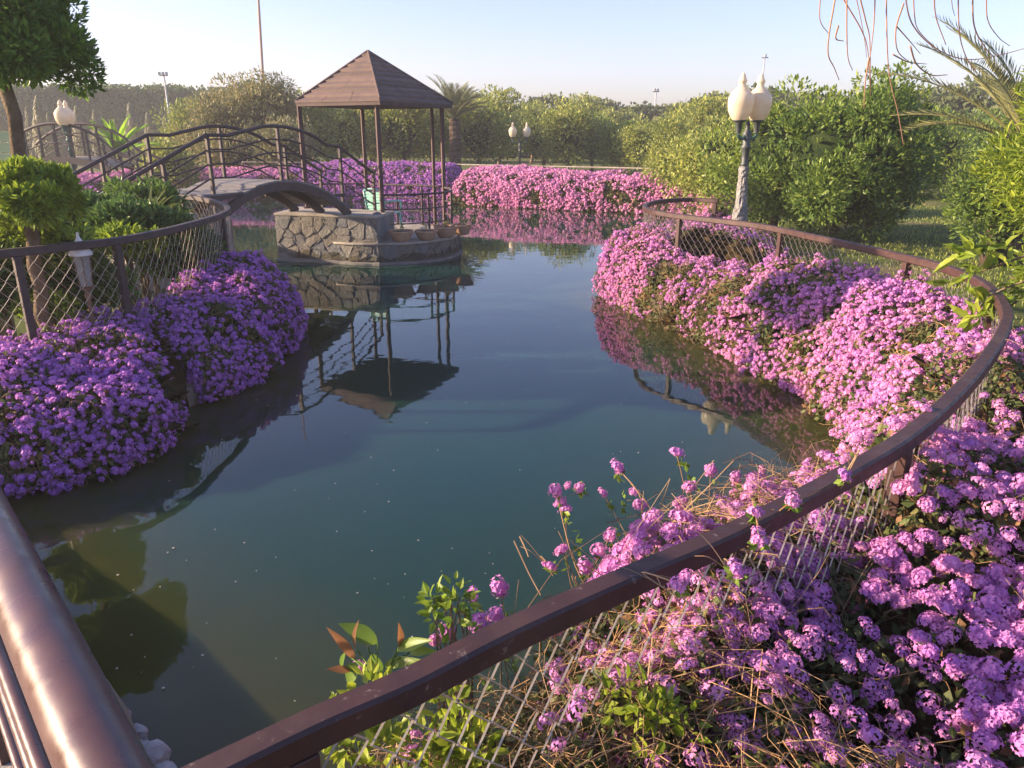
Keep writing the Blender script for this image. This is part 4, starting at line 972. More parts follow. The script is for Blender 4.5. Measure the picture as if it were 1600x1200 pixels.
# ------------------------------------------------------------------ lamp posts
def lamp(label, loc, rz, s=1.0, wrap=False, iron='iron', h=1.72, spread=.165, group='twin globe lamp posts'):
    t = thing('lamp_post', label, 'street lamp', loc, rz, group); t.scale = (s,) * 3
    mb = MB(); mb.lathe([(.0, 0), (.15, 0), (.15, .05), (.12, .09), (.125, .2), (.10, .26), (.115, .30), (.075, .36), (.055, .46), (.05, .50)], (0, 0, 0), 20, flute=.03); mb.obj('base', M[iron], t, smooth=True)
    mb = MB(); mb.lathe([(.046, .48), (.040, h - .42), (.052, h - .41), (.052, h - .39), (.040, h - .37), (.05, h - .2), (.062, h - .19), (.062, h - .17), (.045, h - .15), (.058, h - .02), (.058, h), (.03, h + .04), (.024, h + .08), (.034, h + .10), (.02, h + .14), (0, h + .16)], (0, 0, 0), 16, flute=.04)
    mb.obj('shaft', M[iron], t, smooth=True)
    for sx in (-1, 1):
        mb = MB(); mb.tube(cr([(sx * .03, 0, h - .02), (sx * spread * .55, 0, h - .075), (sx * spread, 0, h - .03), (sx * spread, 0, h + .06)], 5), .020, 8); a = mb.obj('arm', M['iron_green' if iron == 'iron' else iron], t, smooth=True)
        mb = MB(); mb.lathe([(.035, h + .0), (.045, h + .12), (.075, h + .145), (.09, h + .15), (.09, h + .165), (0, h + .165)], (sx * spread, 0, 0), 18); mb.obj('globe_holder', M[iron], t, smooth=True)
        g = h + .16
        mb = MB(); mb.lathe([(.09, g), (.115, g + .03), (.152, g + .11), (.166, g + .20), (.163, g + .27), (.135, g + .33), (.118, g + .335), (.112, g + .35), (.08, g + .385), (.055, g + .405), (.047, g + .43), (.047, g + .455), (.056, g + .465), (.056, g + .48), (.045, g + .50), (.034, g + .53), (.03, g + .54), (.018, g + .565), (0, g + .572)], (sx * spread, 0, 0), 26); mb.obj('globe', M['globe'], t, smooth=True)
    if wrap:
        prof = [(.165, -.0), (.17, .1), (.15, .2), (.155, .30), (.12, .36), (.10, .45), (.085, .6), (.072, .8), (.066, 1.0), (.066, h - .42)]
        z = np.linspace(0, h - .42, 50); r_ = np.interp(z, [p[1] for p in prof], [p[0] for p in prof]); k = 28; a = np.arange(k) * 2 * math.pi / k
        Z = z[:, None] + 0 * a; Pq = np.stack([np.cos(a)[None] + 0 * Z, np.sin(a)[None] + 0 * Z, Z * 2], -1).reshape(-1, 3)
        rr = r_[:, None] * (1 + .14 * vnoise(Pq + [0, 0, 3], 2.2).reshape(Z.shape) + .10 * vnoise(Pq * [1, 1, 3], 5).reshape(Z.shape)); rr = np.maximum(rr, r_[:, None] * .86 + .004)
        mb = MB(); V = np.stack([rr * np.cos(a), rr * np.sin(a), Z], -1).reshape(-1, 3); i = np.arange(49)[:, None] * k; j = np.arange(k)[None]; mb.add(V, [np.stack([i + j, i + (j + 1) % k, i + k + (j + 1) % k, i + k + j], -1).reshape(-1, 4)])
        mb.obj('plastic_wrap', M['plastic'], t, smooth=False)
    return t
q = U(1150, 398, GZ); lamp('twin globe lamp post wrapped in grey plastic behind the right railing', (q[0], q[1], GZ), R(32), .97, True, spread=.17, h=1.60)
lamp('small distant twin globe lamp post among the orchard trees beyond the pink bank', (P(812, 260, 24.5)[0], 24.5, GZ), R(4), .745, False, spread=.29)
lamp('slim green twin globe lamp post beside the left topiary tree', (P(113, 250, 17.4)[0], 17.4, GZ), R(100), .90, False, iron='iron_green', spread=.17)

# ------------------------------------------------------------------ floodlight masts, tall mast, buildings, tank
def flood(label, x, ytop, d, r_, heads=3, hs=1.0):
    p = P(x, ytop, d); t = thing('floodlight_mast', label, 'floodlight mast', (p[0], d, GZ), 0, 'floodlight masts beyond the garden'); H = p[2] - GZ
    mb = MB(); mb.tube([(0, 0, 0), (0, 0, H)], [r_ * 1.3, r_ * .7], 8); mb.obj('pole', M['galv'], t, smooth=True)
    mb = MB(); mb.box((0, 0, H), (1.1 * hs, .06, .06)); mb.obj('crossbar', M['galv'], t)
    for k in range(heads):
        mb = MB(); mb.box(((k - (heads - 1) / 2) * .48 * hs, -.1, H + .10), (.30 * hs, .15, .18)); mb.obj('floodlight', M['galv'], t, bevel=.02)
flood('floodlight mast with three lamps rising over the dark left hedge', 256, 118, 46, .05, 3, .42)
flood('floodlight mast far beyond the hedge on the right of the far lamp', 1025, 143, 55, .06, 2, .42)
flood('floodlight mast rising directly behind the right lamp globe', 1195, 90, 52, .05, 1, .4)
p = P(409, 150, 48); t = thing('tall_mast', 'very tall thin reddish mast rising out of the picture top', 'mast', (p[0], 48, GZ))
mb = MB(); mb.tube([(0, 0, 0), (.35, 0, 9), (.7, 0, 18)], [.085, .07, .05], 8); mb.obj('pole', M['mast'], t, smooth=True)
def house(label, x0, x1, ytop, d, mat, win):
    a, b = P(x0, ytop, d), P(x1, ytop, d); W = b[0] - a[0]; H = a[2] - GZ; t = thing('house', label, 'house', ((a[0] + b[0]) / 2, d, GZ))
    mb = MB(); mb.box((0, 2.5, H / 2), (W, 5, H)); mb.obj('wall', M[mat], t)
    mb = MB(); mb.box((0, 2.5, H + .09), (W + .3, 5.3, .18)); mb.obj('parapet', M[mat], t)
    for k in range(win):
        xx = (k + .5) / win * W - W / 2; mb = MB(); mb.box((xx, -.02, H - .75), (.55, .08, .6)); f = mb.obj('window', M['white'], t); mb = MB(); mb.box((xx, -.07, H - .75), (.45, .03, .5)); mb.obj('pane', M['glass'], f)
house('flat roofed beige house showing over the trees left of the gazebo', 327, 382, 139, 70, 'house', 3)
house('salmon coloured house wall half hidden behind the mango tree', 372, 408, 134, 76, 'house2', 2)
p = P(182, 141, 70); t = thing('water_tank', 'small blue water tank on a stand above the left hedge', 'water tank', (p[0], 70, GZ)); H = p[2] - GZ
mb = MB(); mb.lathe([(0, H - .4), (.45, H - .4), (.47, H), (.45, H + .35), (.2, H + .5), (0, H + .5)], (0, 0, 0), 16); mb.obj('tank', M['tank'], t, smooth=True)
mb = MB(); mb.box((0, 0, (H - .4) / 2), (.6, .6, H - .4)); mb.obj('stand', M['house'], t)

# ------------------------------------------------------------------ background planting
def hedge(name, label, pts, h, thick, n, size, mat, kind=None, cat='hedge', rough=.25, group=None):
    c = resample(pts, 40); org = np.array([c[20, 0], c[20, 1], GZ]); L = np.linalg.norm(np.diff(c, axis=0), axis=1).sum()
    t = thing(name, label, cat, tuple(org), 0, group, kind)
    u = rng.random(n) * 39; i = np.minimum(u.astype(int), 38); f = (u - i)[:, None]; p = c[i] * (1 - f) + c[i + 1] * f
    T = c[i + 1] - c[i]; T /= np.linalg.norm(T, axis=1)[:, None]; N = np.stack([T[:, 1], -T[:, 0]], 1)
    hh = h * (1 + rough * .35 * vnoise(np.c_[p, np.zeros(n)], .45) + rough * .2 * vnoise(np.c_[p, np.zeros(n)], 1.6))
    top = rng.random(n) < .25
    side = np.where(rng.random(n) < .85, 1, -1) * (.5 + rough * .4 * vnoise(np.c_[p, hh * rng.random(n)], .8)); z = np.where(top, hh, hh * rng.random(n) ** .9); off = np.where(top, (rng.random(n) - .5) * 2 * .5, side) * thick
    pos = np.stack([p[:, 0] + N[:, 0] * off, p[:, 1] + N[:, 1] * off, z], 1) - [org[0], org[1], 0]; pos[:, 2] += rng.normal(size=n) * size * .5
    d = rand_dirs(n) + [0, 0, .3]; mb = MB(); mb.add(*leaf_arrays(pos, d, rand_dirs(n) + np.c_[N, np.full(n, .6)], size * (.6 + .8 * rng.random(n)), .6)); o = mb.obj('foliage', M[mat], t); tag(o, kind='stuff')
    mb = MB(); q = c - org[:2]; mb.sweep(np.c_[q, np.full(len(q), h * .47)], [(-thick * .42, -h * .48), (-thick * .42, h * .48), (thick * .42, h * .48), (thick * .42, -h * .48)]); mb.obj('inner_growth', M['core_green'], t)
    return t
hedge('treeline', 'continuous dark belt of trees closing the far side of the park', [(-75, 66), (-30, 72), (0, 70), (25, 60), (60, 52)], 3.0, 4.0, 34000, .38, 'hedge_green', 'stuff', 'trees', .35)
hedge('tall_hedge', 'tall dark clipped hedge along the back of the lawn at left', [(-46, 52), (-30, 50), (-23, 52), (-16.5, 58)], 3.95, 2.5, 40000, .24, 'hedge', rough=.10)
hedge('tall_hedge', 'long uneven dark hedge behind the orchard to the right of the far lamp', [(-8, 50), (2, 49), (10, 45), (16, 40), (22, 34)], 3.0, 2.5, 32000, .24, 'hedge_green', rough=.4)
# weeping columnar trees in front of the left hedge
def column(name, label, loc, h, r_, n=1300, mat='weeping', group=None):
    t = thing(name, label, 'columnar tree', loc, 0, group)
    z = rng.random(n); rr = r_ * np.clip(np.minimum(z / .25 + .45, (1 - z) * 1.5 + .08), 0, 1) * (.6 + .4 * rng.random(n)); a = rng.random(n) * 6.28
    p = np.stack([rr * np.cos(a), rr * np.sin(a), .25 + z * (h - .25)], 1); d = np.stack([np.cos(a) * .35, np.sin(a) * .35, np.full(n, -1.)], 1) + rand_dirs(n) * .3
    mb = MB(); mb.add(*leaf_arrays(p, d, rand_dirs(n) * .4 + np.stack([np.cos(a), np.sin(a), 0 * a], 1), .22 * (.6 + .7 * rng.random(n)), .32)); tag(mb.obj('crown', M[mat], t), kind='stuff')
    mb = MB(); mb.tube([(0, 0, 0), (0, 0, h * .9)], [.07, .03], 6); mb.obj('trunk', M['bark'], t); return t
c0 = column('columnar_tree', 'weeping columnar tree against the dark hedge, just right of the banana plant', (P(213, 235, 43)[0], 43, GZ), 3.05, .48, group='columnar trees along the left hedge')
for x, d, s, lb in [(157, 44, .92, 'weeping columnar tree against the dark hedge, just left of the banana plant'), (130, 43, .98, 'weeping columnar tree just right of the green lamp post'), (186, 46, .75, 'small dark columnar tree between two taller ones by the hedge'), (55, 40, .95, 'columnar tree seen right of the topiary trunk'),
                    (85, 41, .8, 'columnar tree left of the green lamp post, above the garden bridge rail'), (72, 38, 1.0, 'columnar tree between the topiary trunk and the green lamp'), (238, 47, .85, 'columnar tree under the three-lamp floodlight mast'), (264, 46, .8, 'thin columnar tree at the right end of the dark hedge'), (5, 40, 1, 'columnar tree left of the topiary trunk')]:
    copy_tree(c0, (P(x, 235, d)[0], d, GZ), rng.random() * 6, (s, s, s * (.95 + .1 * rng.random())), lb)
for x, d, s, lb in [(982, 40, .78, 'weeping columnar tree left of the distant dry shrubs by the far hedge'), (1000, 41, .82, 'second weeping columnar tree in front of the far right hedge'), (1022, 39, .75, 'third weeping columnar tree in front of the far right hedge'), (1040, 40, .8, 'weeping columnar tree rightmost in front of the far hedge')]:
    copy_tree(c0, (P(x, 235, d)[0], d, GZ), rng.random() * 6, (s * 1.6, s * 1.6, s), lb)

G_ = 'citrus trees of the orchard'
protos = []
for k in range(4):
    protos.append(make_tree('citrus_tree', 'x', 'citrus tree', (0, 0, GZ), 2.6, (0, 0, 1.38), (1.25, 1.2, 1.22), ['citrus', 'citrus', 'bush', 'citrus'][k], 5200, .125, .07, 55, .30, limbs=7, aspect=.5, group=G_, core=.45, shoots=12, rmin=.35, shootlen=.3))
used = [False] * 4
def orch(x, d, s, k, lb, sz=None):
    q = P(x, 262, d); k %= 4; loc = (q[0], d, GZ)
    if not used[k]:
        used[k] = True; r = protos[k]; r.location = loc; r.scale = (s, s, s * (sz or 1)); r['label'] = lb; return
    copy_tree(protos[k], loc, rng.random() * 6, (s, s, s * (sz or 1)), lb)
for a in [(487, 25, .95, 0, 'citrus tree framed between the left gazebo post and the bridge rail'), (535, 27, 1.05, 1, 'citrus tree seen between the two left gazebo posts'), (585, 29, 1.05, 3, 'citrus tree directly behind the front gazebo post'),
          (632, 27, 1.05, 0, 'citrus tree framed by the two middle gazebo posts'), (676, 30, 1.1, 1, 'citrus tree behind the close pair of gazebo posts'), (748, 28, 1.0, 3, 'citrus tree immediately right of the date palm'), (780, 33, 1.15, 0, 'citrus tree just left of the distant lamp post'),
          (850, 30, 1.0, 1, 'round citrus tree just right of the distant lamp post'), (885, 27, .92, 3, 'broad light green citrus tree right of the distant lamp'), (925, 30, .82, 2, 'darker low citrus tree with visible trunk in mid orchard'), (968, 27, .72, 2, 'low bright green citrus tree in front of the far hedge'),
          (1003, 25, .72, 3, 'light citrus tree left of the olive coloured shrubs'), (1045, 23, .70, 0, 'pale citrus tree behind the far tip of the right railing'), (830, 40, 1.15, 1, 'citrus tree in the second row behind the distant lamp'), (905, 42, 1.2, 0, 'citrus tree in the second row, right of mid orchard'), (955, 40, 1.05, 1, 'citrus tree in the second row in front of the far right hedge'),
          (690, 42, 1.2, 0, 'citrus tree in the second row behind the date palm'), (610, 42, 1.2, 1, 'citrus tree in the second row behind the gazebo centre'), (520, 40, 1.15, 3, 'citrus tree in the second row under the left gazebo eave'),
          (1075, 30, 1.0, 1, 'citrus tree rising behind the pale trees left of the wrapped lamp'), (1110, 26, .95, 0, 'citrus tree directly left of the wrapped lamp globes')]: orch(*a)
# trees behind the bridge
Gb = 'loose trees behind the bridge'
def T(name, label, x, d, h, rx, rz_, mat, n, size, group=None, **kw):
    q = P(x, 262, d); kw.setdefault('k', 60)
    return make_tree(name, label, kw.pop('cat', 'tree'), (q[0], d, GZ), h, (0, 0, h - rz_), (rx, rx * .95, rz_), mat, n, size, group=group, **kw)
T('mango_tree', 'tallest grey-green mango tree with drooping leaves left of the gazebo', 425, 24.5, 3.35, 1.15, 1.55, 'olive', 7500, .17, Gb, aspect=.26, up=-.3, droop=.3, cl=.26, rmin=.4, core=.55, shoots=6, shootlen=.3)
T('mango_tree', 'reddish tipped mango tree behind the tall mast', 385, 27, 3.15, 1.0, 1.4, 'olive', 5200, .16, Gb, aspect=.28, droop=.2, cl=.26, core=.5)
T('olive_tree', 'light yellow-green tree behind the middle of the arched bridge', 345, 24, 2.55, 1.15, 1.2, 'olive', 6000, .13, Gb, aspect=.4)
T('olive_tree', 'yellow-green tree in front of the right end of the dark hedge', 300, 26, 2.35, .95, 1.1, 'citrus', 4600, .13, Gb, aspect=.4)
T('olive_tree', 'low pale bush behind the rising handrails of the bridge', 262, 20.5, 1.25, .75, .6, 'citrus', 2600, .11, Gb, aspect=.45)
T('olive_tree', 'low grey-green bush above the pink hedge behind the bridge arch', 372, 23.2, 1.7, 1.0, .8, 'olive', 3600, .12, Gb, aspect=.35)
T('olive_tree', 'low drooping bush left of the rear gazebo post', 452, 22.8, 1.95, .9, .95, 'olive', 3600, .13, Gb, aspect=.3)
# date palm
def palm(label, loc, hT, nf, L, size=.34, tr=.13, arch=.9, minup=.15, mat='palm', lean=None):
    t = thing('date_palm', label, 'palm tree', loc)
    mb = MB(); z = np.linspace(0, hT, 26); mb.lathe([(tr * (1.15 + .18 * (i % 2)) * (1 - .15 * i / 26), zz) for i, zz in enumerate(z)], (0, 0, 0), 10, wob=.15); mb.obj('trunk', M['bark_dark'], t)
    for q in range(nf):
        az = q * 2.4 + rng.random() * .3 if lean is None else lean[q][0]; el = (minup + (1.45 - minup) * (1 - (q / nf) ** .8)) if lean is None else lean[q][1]
        m_ = 12; p = [np.array([0, 0, hT])]; Lf = L * (.8 + .3 * rng.random()); e_ = el
        for k in range(m_):
            p.append(p[-1] + np.array([math.cos(az) * math.cos(e_), math.sin(az) * math.cos(e_), math.sin(e_)]) * Lf / m_); e_ -= arch / m_ * (.6 + k / m_)
        p = np.array(p); fb = MB(); fb.tube(p, np.linspace(.018, .004, len(p)) * (L / 1.6), 4)
        pp = resample(p, 44)[5:]; T_ = np.gradient(pp, axis=0); T_ /= np.linalg.norm(T_, axis=1)[:, None]; S_ = np.cross(T_, [0, 0, 1]); S_ /= np.linalg.norm(S_, axis=1)[:, None]; Un = np.cross(S_, T_)
        w_ = size * np.sin(np.linspace(.35, 2.9, len(pp))) ** .6
        for sg in (-1, 1):
            fb.add(*leaf_arrays(pp, T_ * .95 + S_ * sg * .8 + Un * .25 + rand_dirs(len(pp)) * .12, Un + rand_dirs(len(pp)) * .3, w_, .075, .05))
        fb.obj('frond', M[mat], t)
    return t
palm('date palm with a tuft of upright fronds right of the gazebo', (P(712, 262, 25.5)[0], 25.5, GZ), 1.95, 30, 1.35, .34, .16, .7, .45)
palm('spiky grey-green date palm behind the trees at the right edge', (P(1590, 262, 9.5)[0] + .1, 9.5, GZ), 1.35, 12, 1.9, .30, .14, .7, .2, lean=[(2.9, .75), (3.1, .95), (2.75, .55), (3.35, .42), (2.5, 1.2), (3.6, .9), (1.5, .8), (.5, .8), (4.5, .7), (5.5, .9), (2.1, 1.3), (2.95, 1.15)])

# right side bushes
Gr = 'big bushes behind the right railing'
def TR(name, label, x, yb, d, h, rx, rz_, mat, n, size, **kw):
    q = P(x, yb, d); kw.setdefault('k', 90); kw.setdefault('low', True); return make_tree(name, label, kw.pop('cat', 'bush'), (q[0], d, GZ), h, (0, 0, h - rz_), (rx, kw.pop('ry', rx), rz_), mat, n, size, group=Gr, **kw)
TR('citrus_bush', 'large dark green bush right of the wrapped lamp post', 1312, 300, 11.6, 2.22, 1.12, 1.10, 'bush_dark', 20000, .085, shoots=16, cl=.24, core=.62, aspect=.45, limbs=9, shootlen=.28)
TR('citrus_bush', 'yellow-green bush immediately behind the wrapped lamp post', 1215, 300, 12.6, 2.2, 1.05, 1.08, 'bush', 13000, .085, shoots=22, cl=.25, core=.6, aspect=.45, limbs=9, shootlen=.25)
TR('citrus_bush', 'tall leggy shoots of a bush behind the hanging twigs', 1365, 300, 12.4, 2.55, .7, 1.15, 'bush', 6500, .085, shoots=22, cl=.28, core=.5, aspect=.45, limbs=9, shootlen=.42)
TR('citrus_bush', 'pale green bush left of the wrapped lamp post', 1120, 300, 15.5, 1.75, 1.05, .85, 'citrus', 8500, .085, shoots=6, cl=.25, core=.6, aspect=.5, shootlen=.2)
TR('citrus_bush', 'low pale bush spilling over the pink bank left of the wrapped lamp', 1072, 300, 17.4, 1.42, .95, .68, 'citrus', 6000, .09, shoots=4, cl=.25, core=.6, aspect=.5, shootlen=.2)
TR('citrus_bush', 'shaded bush behind the gap of lawn at right', 1425, 300, 19.5, 1.95, 1.3, .95, 'bush', 8000, .10, shoots=6, cl=.25, core=.6, aspect=.45)
TR('citrus_bush', 'distant shaded bush at the end of the lawn gap', 1490, 300, 24, 2.0, 1.7, .92, 'bush_dark', 7000, .13, cl=.25, core=.6, aspect=.45)
TR('citrus_bush', 'far bush closing the view behind the right edge trees', 1600, 300, 21, 2.4, 1.9, 1.1, 'bush_dark', 7000, .13, cl=.25, core=.6, aspect=.45)
TR('citrus_bush', 'brown trunked bush with dark hollow on the lawn at right', 1548, 390, 9.4, 1.5, .55, .60, 'bush_dark', 5000, .075, cl=.28, core=.7, aspect=.4, bark='bark_dark', tr=.09)
# near bright tree at the right edge
q = P(1590, 500, 6.0)
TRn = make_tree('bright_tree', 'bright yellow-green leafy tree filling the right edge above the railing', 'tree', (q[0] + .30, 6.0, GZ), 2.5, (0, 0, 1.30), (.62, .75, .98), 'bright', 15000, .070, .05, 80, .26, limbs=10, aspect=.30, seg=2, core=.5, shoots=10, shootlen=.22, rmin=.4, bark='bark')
q = P(1590, 500, 4.6)
make_tree('bright_tree', 'low bright green shrub leaning over the railing at the right edge', 'tree', (q[0] + .26, 4.55, GZ), 1.2, (0, 0, .72), (.34, .5, .32), 'bright', 3200, .07, .03, 40, .35, limbs=8, aspect=.28, seg=2, core=.4, shoots=5, shootlen=.15)
# sprays of larger leaves hanging over the rail
t = thing('leafy_branch', 'leafy branch with broad curled leaves reaching across the rail at right', 'branch', tuple(P(1580, 440, 3.75))); O_ = np.array(t.location)
bb = MB(); lv = MB()
for pts in [[(1600, 400), (1560, 415), (1520, 428), (1480, 442)], [(1600, 440), (1560, 455), (1535, 475), (1515, 500)], [(1590, 470), (1560, 490), (1525, 496)], [(1600, 380), (1540, 392), (1495, 402)]]:
    c = cr([P(x, y, 3.72 + .05 * i) for i, (x, y) in enumerate(pts)], 6) - O_; bb.tube(c, np.linspace(.006, .002, len(c)), 5)
    n_ = 20; pp = c[rng.integers(2, len(c), n_)]; lv.add(*leaf_arrays(pp, rand_dirs(n_) + np.array([-.5, 0, .3]), rand_dirs(n_) + [0, -.6, .8], .085 + .05 * rng.random(n_), .34, .25, seg=2))
bb.obj('twig', M['bark'], t, smooth=True); tag(lv.obj('leaves', M['bright'], t), kind='stuff')

# ------------------------------------------------------------------ left garden
q = P(33, 240, 5.45); q.x -= .15
make_tree('topiary_tree', 'tall topiary tree with dense round crown in the top left corner', 'topiary tree', (q[0], 5.45, GZ), 2.7, (.22, 0, 2.15), (.47, .46, .36), 'ficus', 22000, .055, .050, 100, .24, limbs=12, aspect=.42, seg=1, core=.5, shoots=12, fork=.5, shootlen=.06, group='topiary trees in the left garden', bark='bark')
q = P(42, 340, 4.95)
make_tree('topiary_tree', 'small topiary tree with flat-topped bright green crown and short trunk', 'topiary tree', (q[0], 4.95, GZ), 1.4, (.03, 0, 1.17), (.30, .30, .18), 'topiary', 9000, .055, .045, 60, .26, limbs=10, aspect=.42, seg=2, core=.5, fork=.7, group='topiary trees in the left garden')
def shrub(label, x, y, d, r_, n, size, mat, name='garden_shrub', group='low shrubs in the left garden', aspect=.42):
    c = P(x, y, d); h = c[2] - GZ; r_ = np.array(r_)
    return make_tree(name, label, 'shrub', (c[0], d, GZ), h, (0, 0, max(h, r_[2])), r_, mat, n, size, .014, 40, .32, limbs=9, aspect=aspect, seg=2, core=.7, group=group, stems=3, fork=.6)
shrub('low yellow-green shrub under the small topiary tree behind the rail', 50, 388, 5.25, (.42, .16, .16), 4200, .05, 'topiary')
shrub('low yellow-green shrub right of the garden lantern top', 200, 380, 5.75, (.26, .14, .09), 1500, .05, 'topiary')
shrub('dark green shrub row behind the rail in the middle of the left garden', 190, 364, 6.5, (.55, .4, .18), 6000, .07, 'shade_leaf')
shrub('dark broad leaved shrub left of the spiky plant', 120, 352, 6.6, (.45, .35, .18), 4800, .075, 'shade_leaf')
shrub('dark shrub behind the mesh under the rail, right of the rail post', 262, 395, 6.6, (.36, .3, .28), 4500, .065, 'shade_leaf')
shrub('dark shrub behind the mesh left of the rail post', 110, 440, 5.5, (.40, .2, .30), 3600, .055, 'shade_leaf')
shrub('yellow-green shrub low behind the mesh at the left', 70, 480, 5.05, (.24, .1, .08), 1300, .045, 'topiary')
shrub('shrub at the left edge behind the mesh', -10, 445, 5.15, (.45, .2, .3), 3500, .055, 'shade_leaf')
shrub('leafy shrub at the foot of the bridge steps', 215, 325, 7.3, (.40, .3, .2), 3000, .07, 'shade_leaf')
# spiky plant
def spiky(label, loc, n, L, w_, mat='spiky', name='spiky_plant', rise=.9):
    t = thing(name, label, 'plant', loc)
    mb = MB(); mb.tube([(0, 0, 0), (0, 0, L * .35)], [.03, .025], 7); mb.obj('stem', M['bark'], t)
    for q in range(n):
        a = q * 2.4; e = .25 + 1.15 * rng.random() ** rise; p = [np.array([0, 0, L * .3])]; l_ = L * (.7 + .5 * rng.random())
        for k in range(5): p.append(p[-1] + np.array([math.cos(a) * math.cos(e), math.sin(a) * math.cos(e), math.sin(e)]) * l_ / 5); e -= .16
        p = np.array(p); s = np.array([-math.sin(a), math.cos(a), 0]); w = w_ * np.array([.6, 1, .95, .75, .45, .03])[:, None]
        up_ = np.array([0, 0, -w_ * .25]); V = np.concatenate([p + s * w / 2, p + up_, p - s * w / 2]); i = np.arange(5)
        mb = MB(); mb.add(V, [np.concatenate([np.stack([i, i + 1, i + 7, i + 6], 1), np.stack([i + 6, i + 7, i + 13, i + 12], 1)])]); mb.obj('leaf', M[mat], t)
    return t
q = P(236, 345, 6.9); spiky('spiky dracaena like plant in front of the bridge steps', (q[0], 6.9, q[2] - .12), 46, .34, .03)
q = P(272, 352, 6.9); spiky('dark low spiky plant beside the fence corner in the left garden', (q[0], 6.9, q[2] - .16), 34, .28, .035, 'shade_leaf')
q = P(184, 238, 19); spiky('bright green broad leaved banana plant beyond the garden path', (q[0], 19, q[2] - .35), 15, .95, .17, 'canna', 'banana_plant', .5)
# garden lantern
q = P(124, 384, 5.0); t = thing('garden_lantern', 'small square garden lantern with pale pointed cap behind the left mesh', 'lantern', (q[0], 5.0, GZ)); t.scale = (.72, .72, 1); hz = q[2] - GZ
mb = MB(); mb.lathe([(.05, 0), (.03, .04), (.018, .1), (.018, hz - .36), (.035, hz - .33), (.02, hz - .30), (.06, hz - .27)], (0, 0, 0), 14); mb.obj('pedestal', M['copper'], t, smooth=True)
mb = MB(); mb.lathe([(.055, hz - .265), (.075, hz - .06), (.0, hz - .06)], (0, 0, 0), 6); mb.obj('glass_panel', M['lantern_glass'], t)
for k in range(6):
    a = k * math.pi / 3; mb = MB(); mb.tube([(.057 * math.cos(a), .057 * math.sin(a), hz - .27), (.079 * math.cos(a), .079 * math.sin(a), hz - .05)], .005, 4); mb.obj('frame_bar', M['copper'], t)
mb = MB(); mb.lathe([(.10, hz - .06), (.10, hz - .045), (.055, hz - .0), (.022, hz + .045), (.012, hz + .06), (.012, hz + .085), (0, hz + .09)], (0, 0, 0), 12); mb.obj('cap', M['white'], t)
# bench and boxes at the left edge
q = P(8, 352, 5.7); t = thing('stone_bench', 'pale stone bench top at the left edge beside the small topiary trunk', 'bench', (q[0], 5.7, GZ)); h = q[2] - GZ
mb = MB(); mb.box((0, 0, h), (.5, .25, .06)); mb.obj('seat', M['white'], t, bevel=.008)
for s_ in (-1, 1): mb = MB(); mb.box((s_ * .18, 0, h / 2 - .02), (.07, .2, h - .02)); mb.obj('leg', M['concrete'], t, bevel=.005)
q = P(27, 361, 5.3); mb = MB(); mb.box((0, 0, 0), (.07, .06, .055)); mb.box((0, -.0, .032), (.074, .064, .01)); o = mb.obj('blue_box', M['bluebox'], None, bevel=.004); o.location = q; tag(o, 'small blue box on the ground shrubs beside the small topiary trunk', 'box')
q = P(2, 230, 9.5); t = thing('garden_bench', 'pale green slatted garden bench back behind the topiary trunk', 'bench', (q[0], 9.5, GZ)); h = q[2] - GZ
for k in range(3): mb = MB(); mb.box((0, 0, 0), (.55, .03, .115)); o = mb.obj('slat', M['paleboard'], t, bevel=.004); o.location = (0, .02 * k, h - .13 + k * .125)
mb = MB(); mb.box((0, -.16, h - .26), (.6, .3, .03)); mb.obj('seat', M['paleboard'], t)
for s_ in (-1, 1): mb = MB(); mb.box((s_ * .26, -.05, (h - .1) / 2), (.05, .3, h - .2)); mb.obj('leg', M['paleboard'], t)

# distant arched garden bridge
t = thing('garden_bridge', 'small distant arched bridge with dark railings behind the topiary trunk', 'bridge', (P(100, 240, 17.5)[0], 17.5, GZ)); o_ = np.array(t.location)
XL, XR = P(20, 240, 17.5)[0], P(205, 240, 17.5)[0]
def ab(u, s_, z): return np.array([XL + (XR - XL) * u, 17.5 + s_ * 1.1 - u * .3, z])
for s_ in (0, 1):
    for dz, r_ in ((0, .03), (-.2, .013), (-.4, .013)):
        mb = MB(); mb.tube(np.array([ab(u, s_, 1.38 + dz + .52 * (max(0, 1 - ((u - .42) / .5) ** 2)) - .15 * max(0, u - .8) * 5) for u in np.linspace(-.05, 1.15, 26)]) - o_, r_, 6); mb.obj('rail', M['steel_brown'], t, smooth=True)
    for u in np.linspace(0, 1.1, 9):
        z1 = 1.38 + .52 * max(0, 1 - ((u - .42) / .5) ** 2) - .15 * max(0, u - .8) * 5; mb = MB(); mb.box((0, 0, -.45), (.035, .035, .9)); o = mb.obj('post', M['steel_brown'], t); o.location = tuple(ab(u, s_, z1) - o_)
for s_ in (0, 1): mb = MB(); mb.sweep(np.array([ab(u, s_, .92 + .22 * max(0, 1 - ((u - .42) / .45) ** 2)) for u in np.linspace(0, .85, 18)]) - o_, [(-.03, -.07), (-.03, .07), (.03, .07), (.03, -.07)]); mb.obj('arch_beam', M['beam'], t)
for u in np.linspace(.02, .83, 22):
    z = .96 + .22 * max(0, 1 - ((u - .42) / .45) ** 2); mb = MB(); mb.box((0, .55, 0), ((XR - XL) * .81 / 22 * .92, 1.1, .025)); o = mb.obj('plank', M['concrete'], t); o.location = tuple(ab(u, 0, z) - o_)

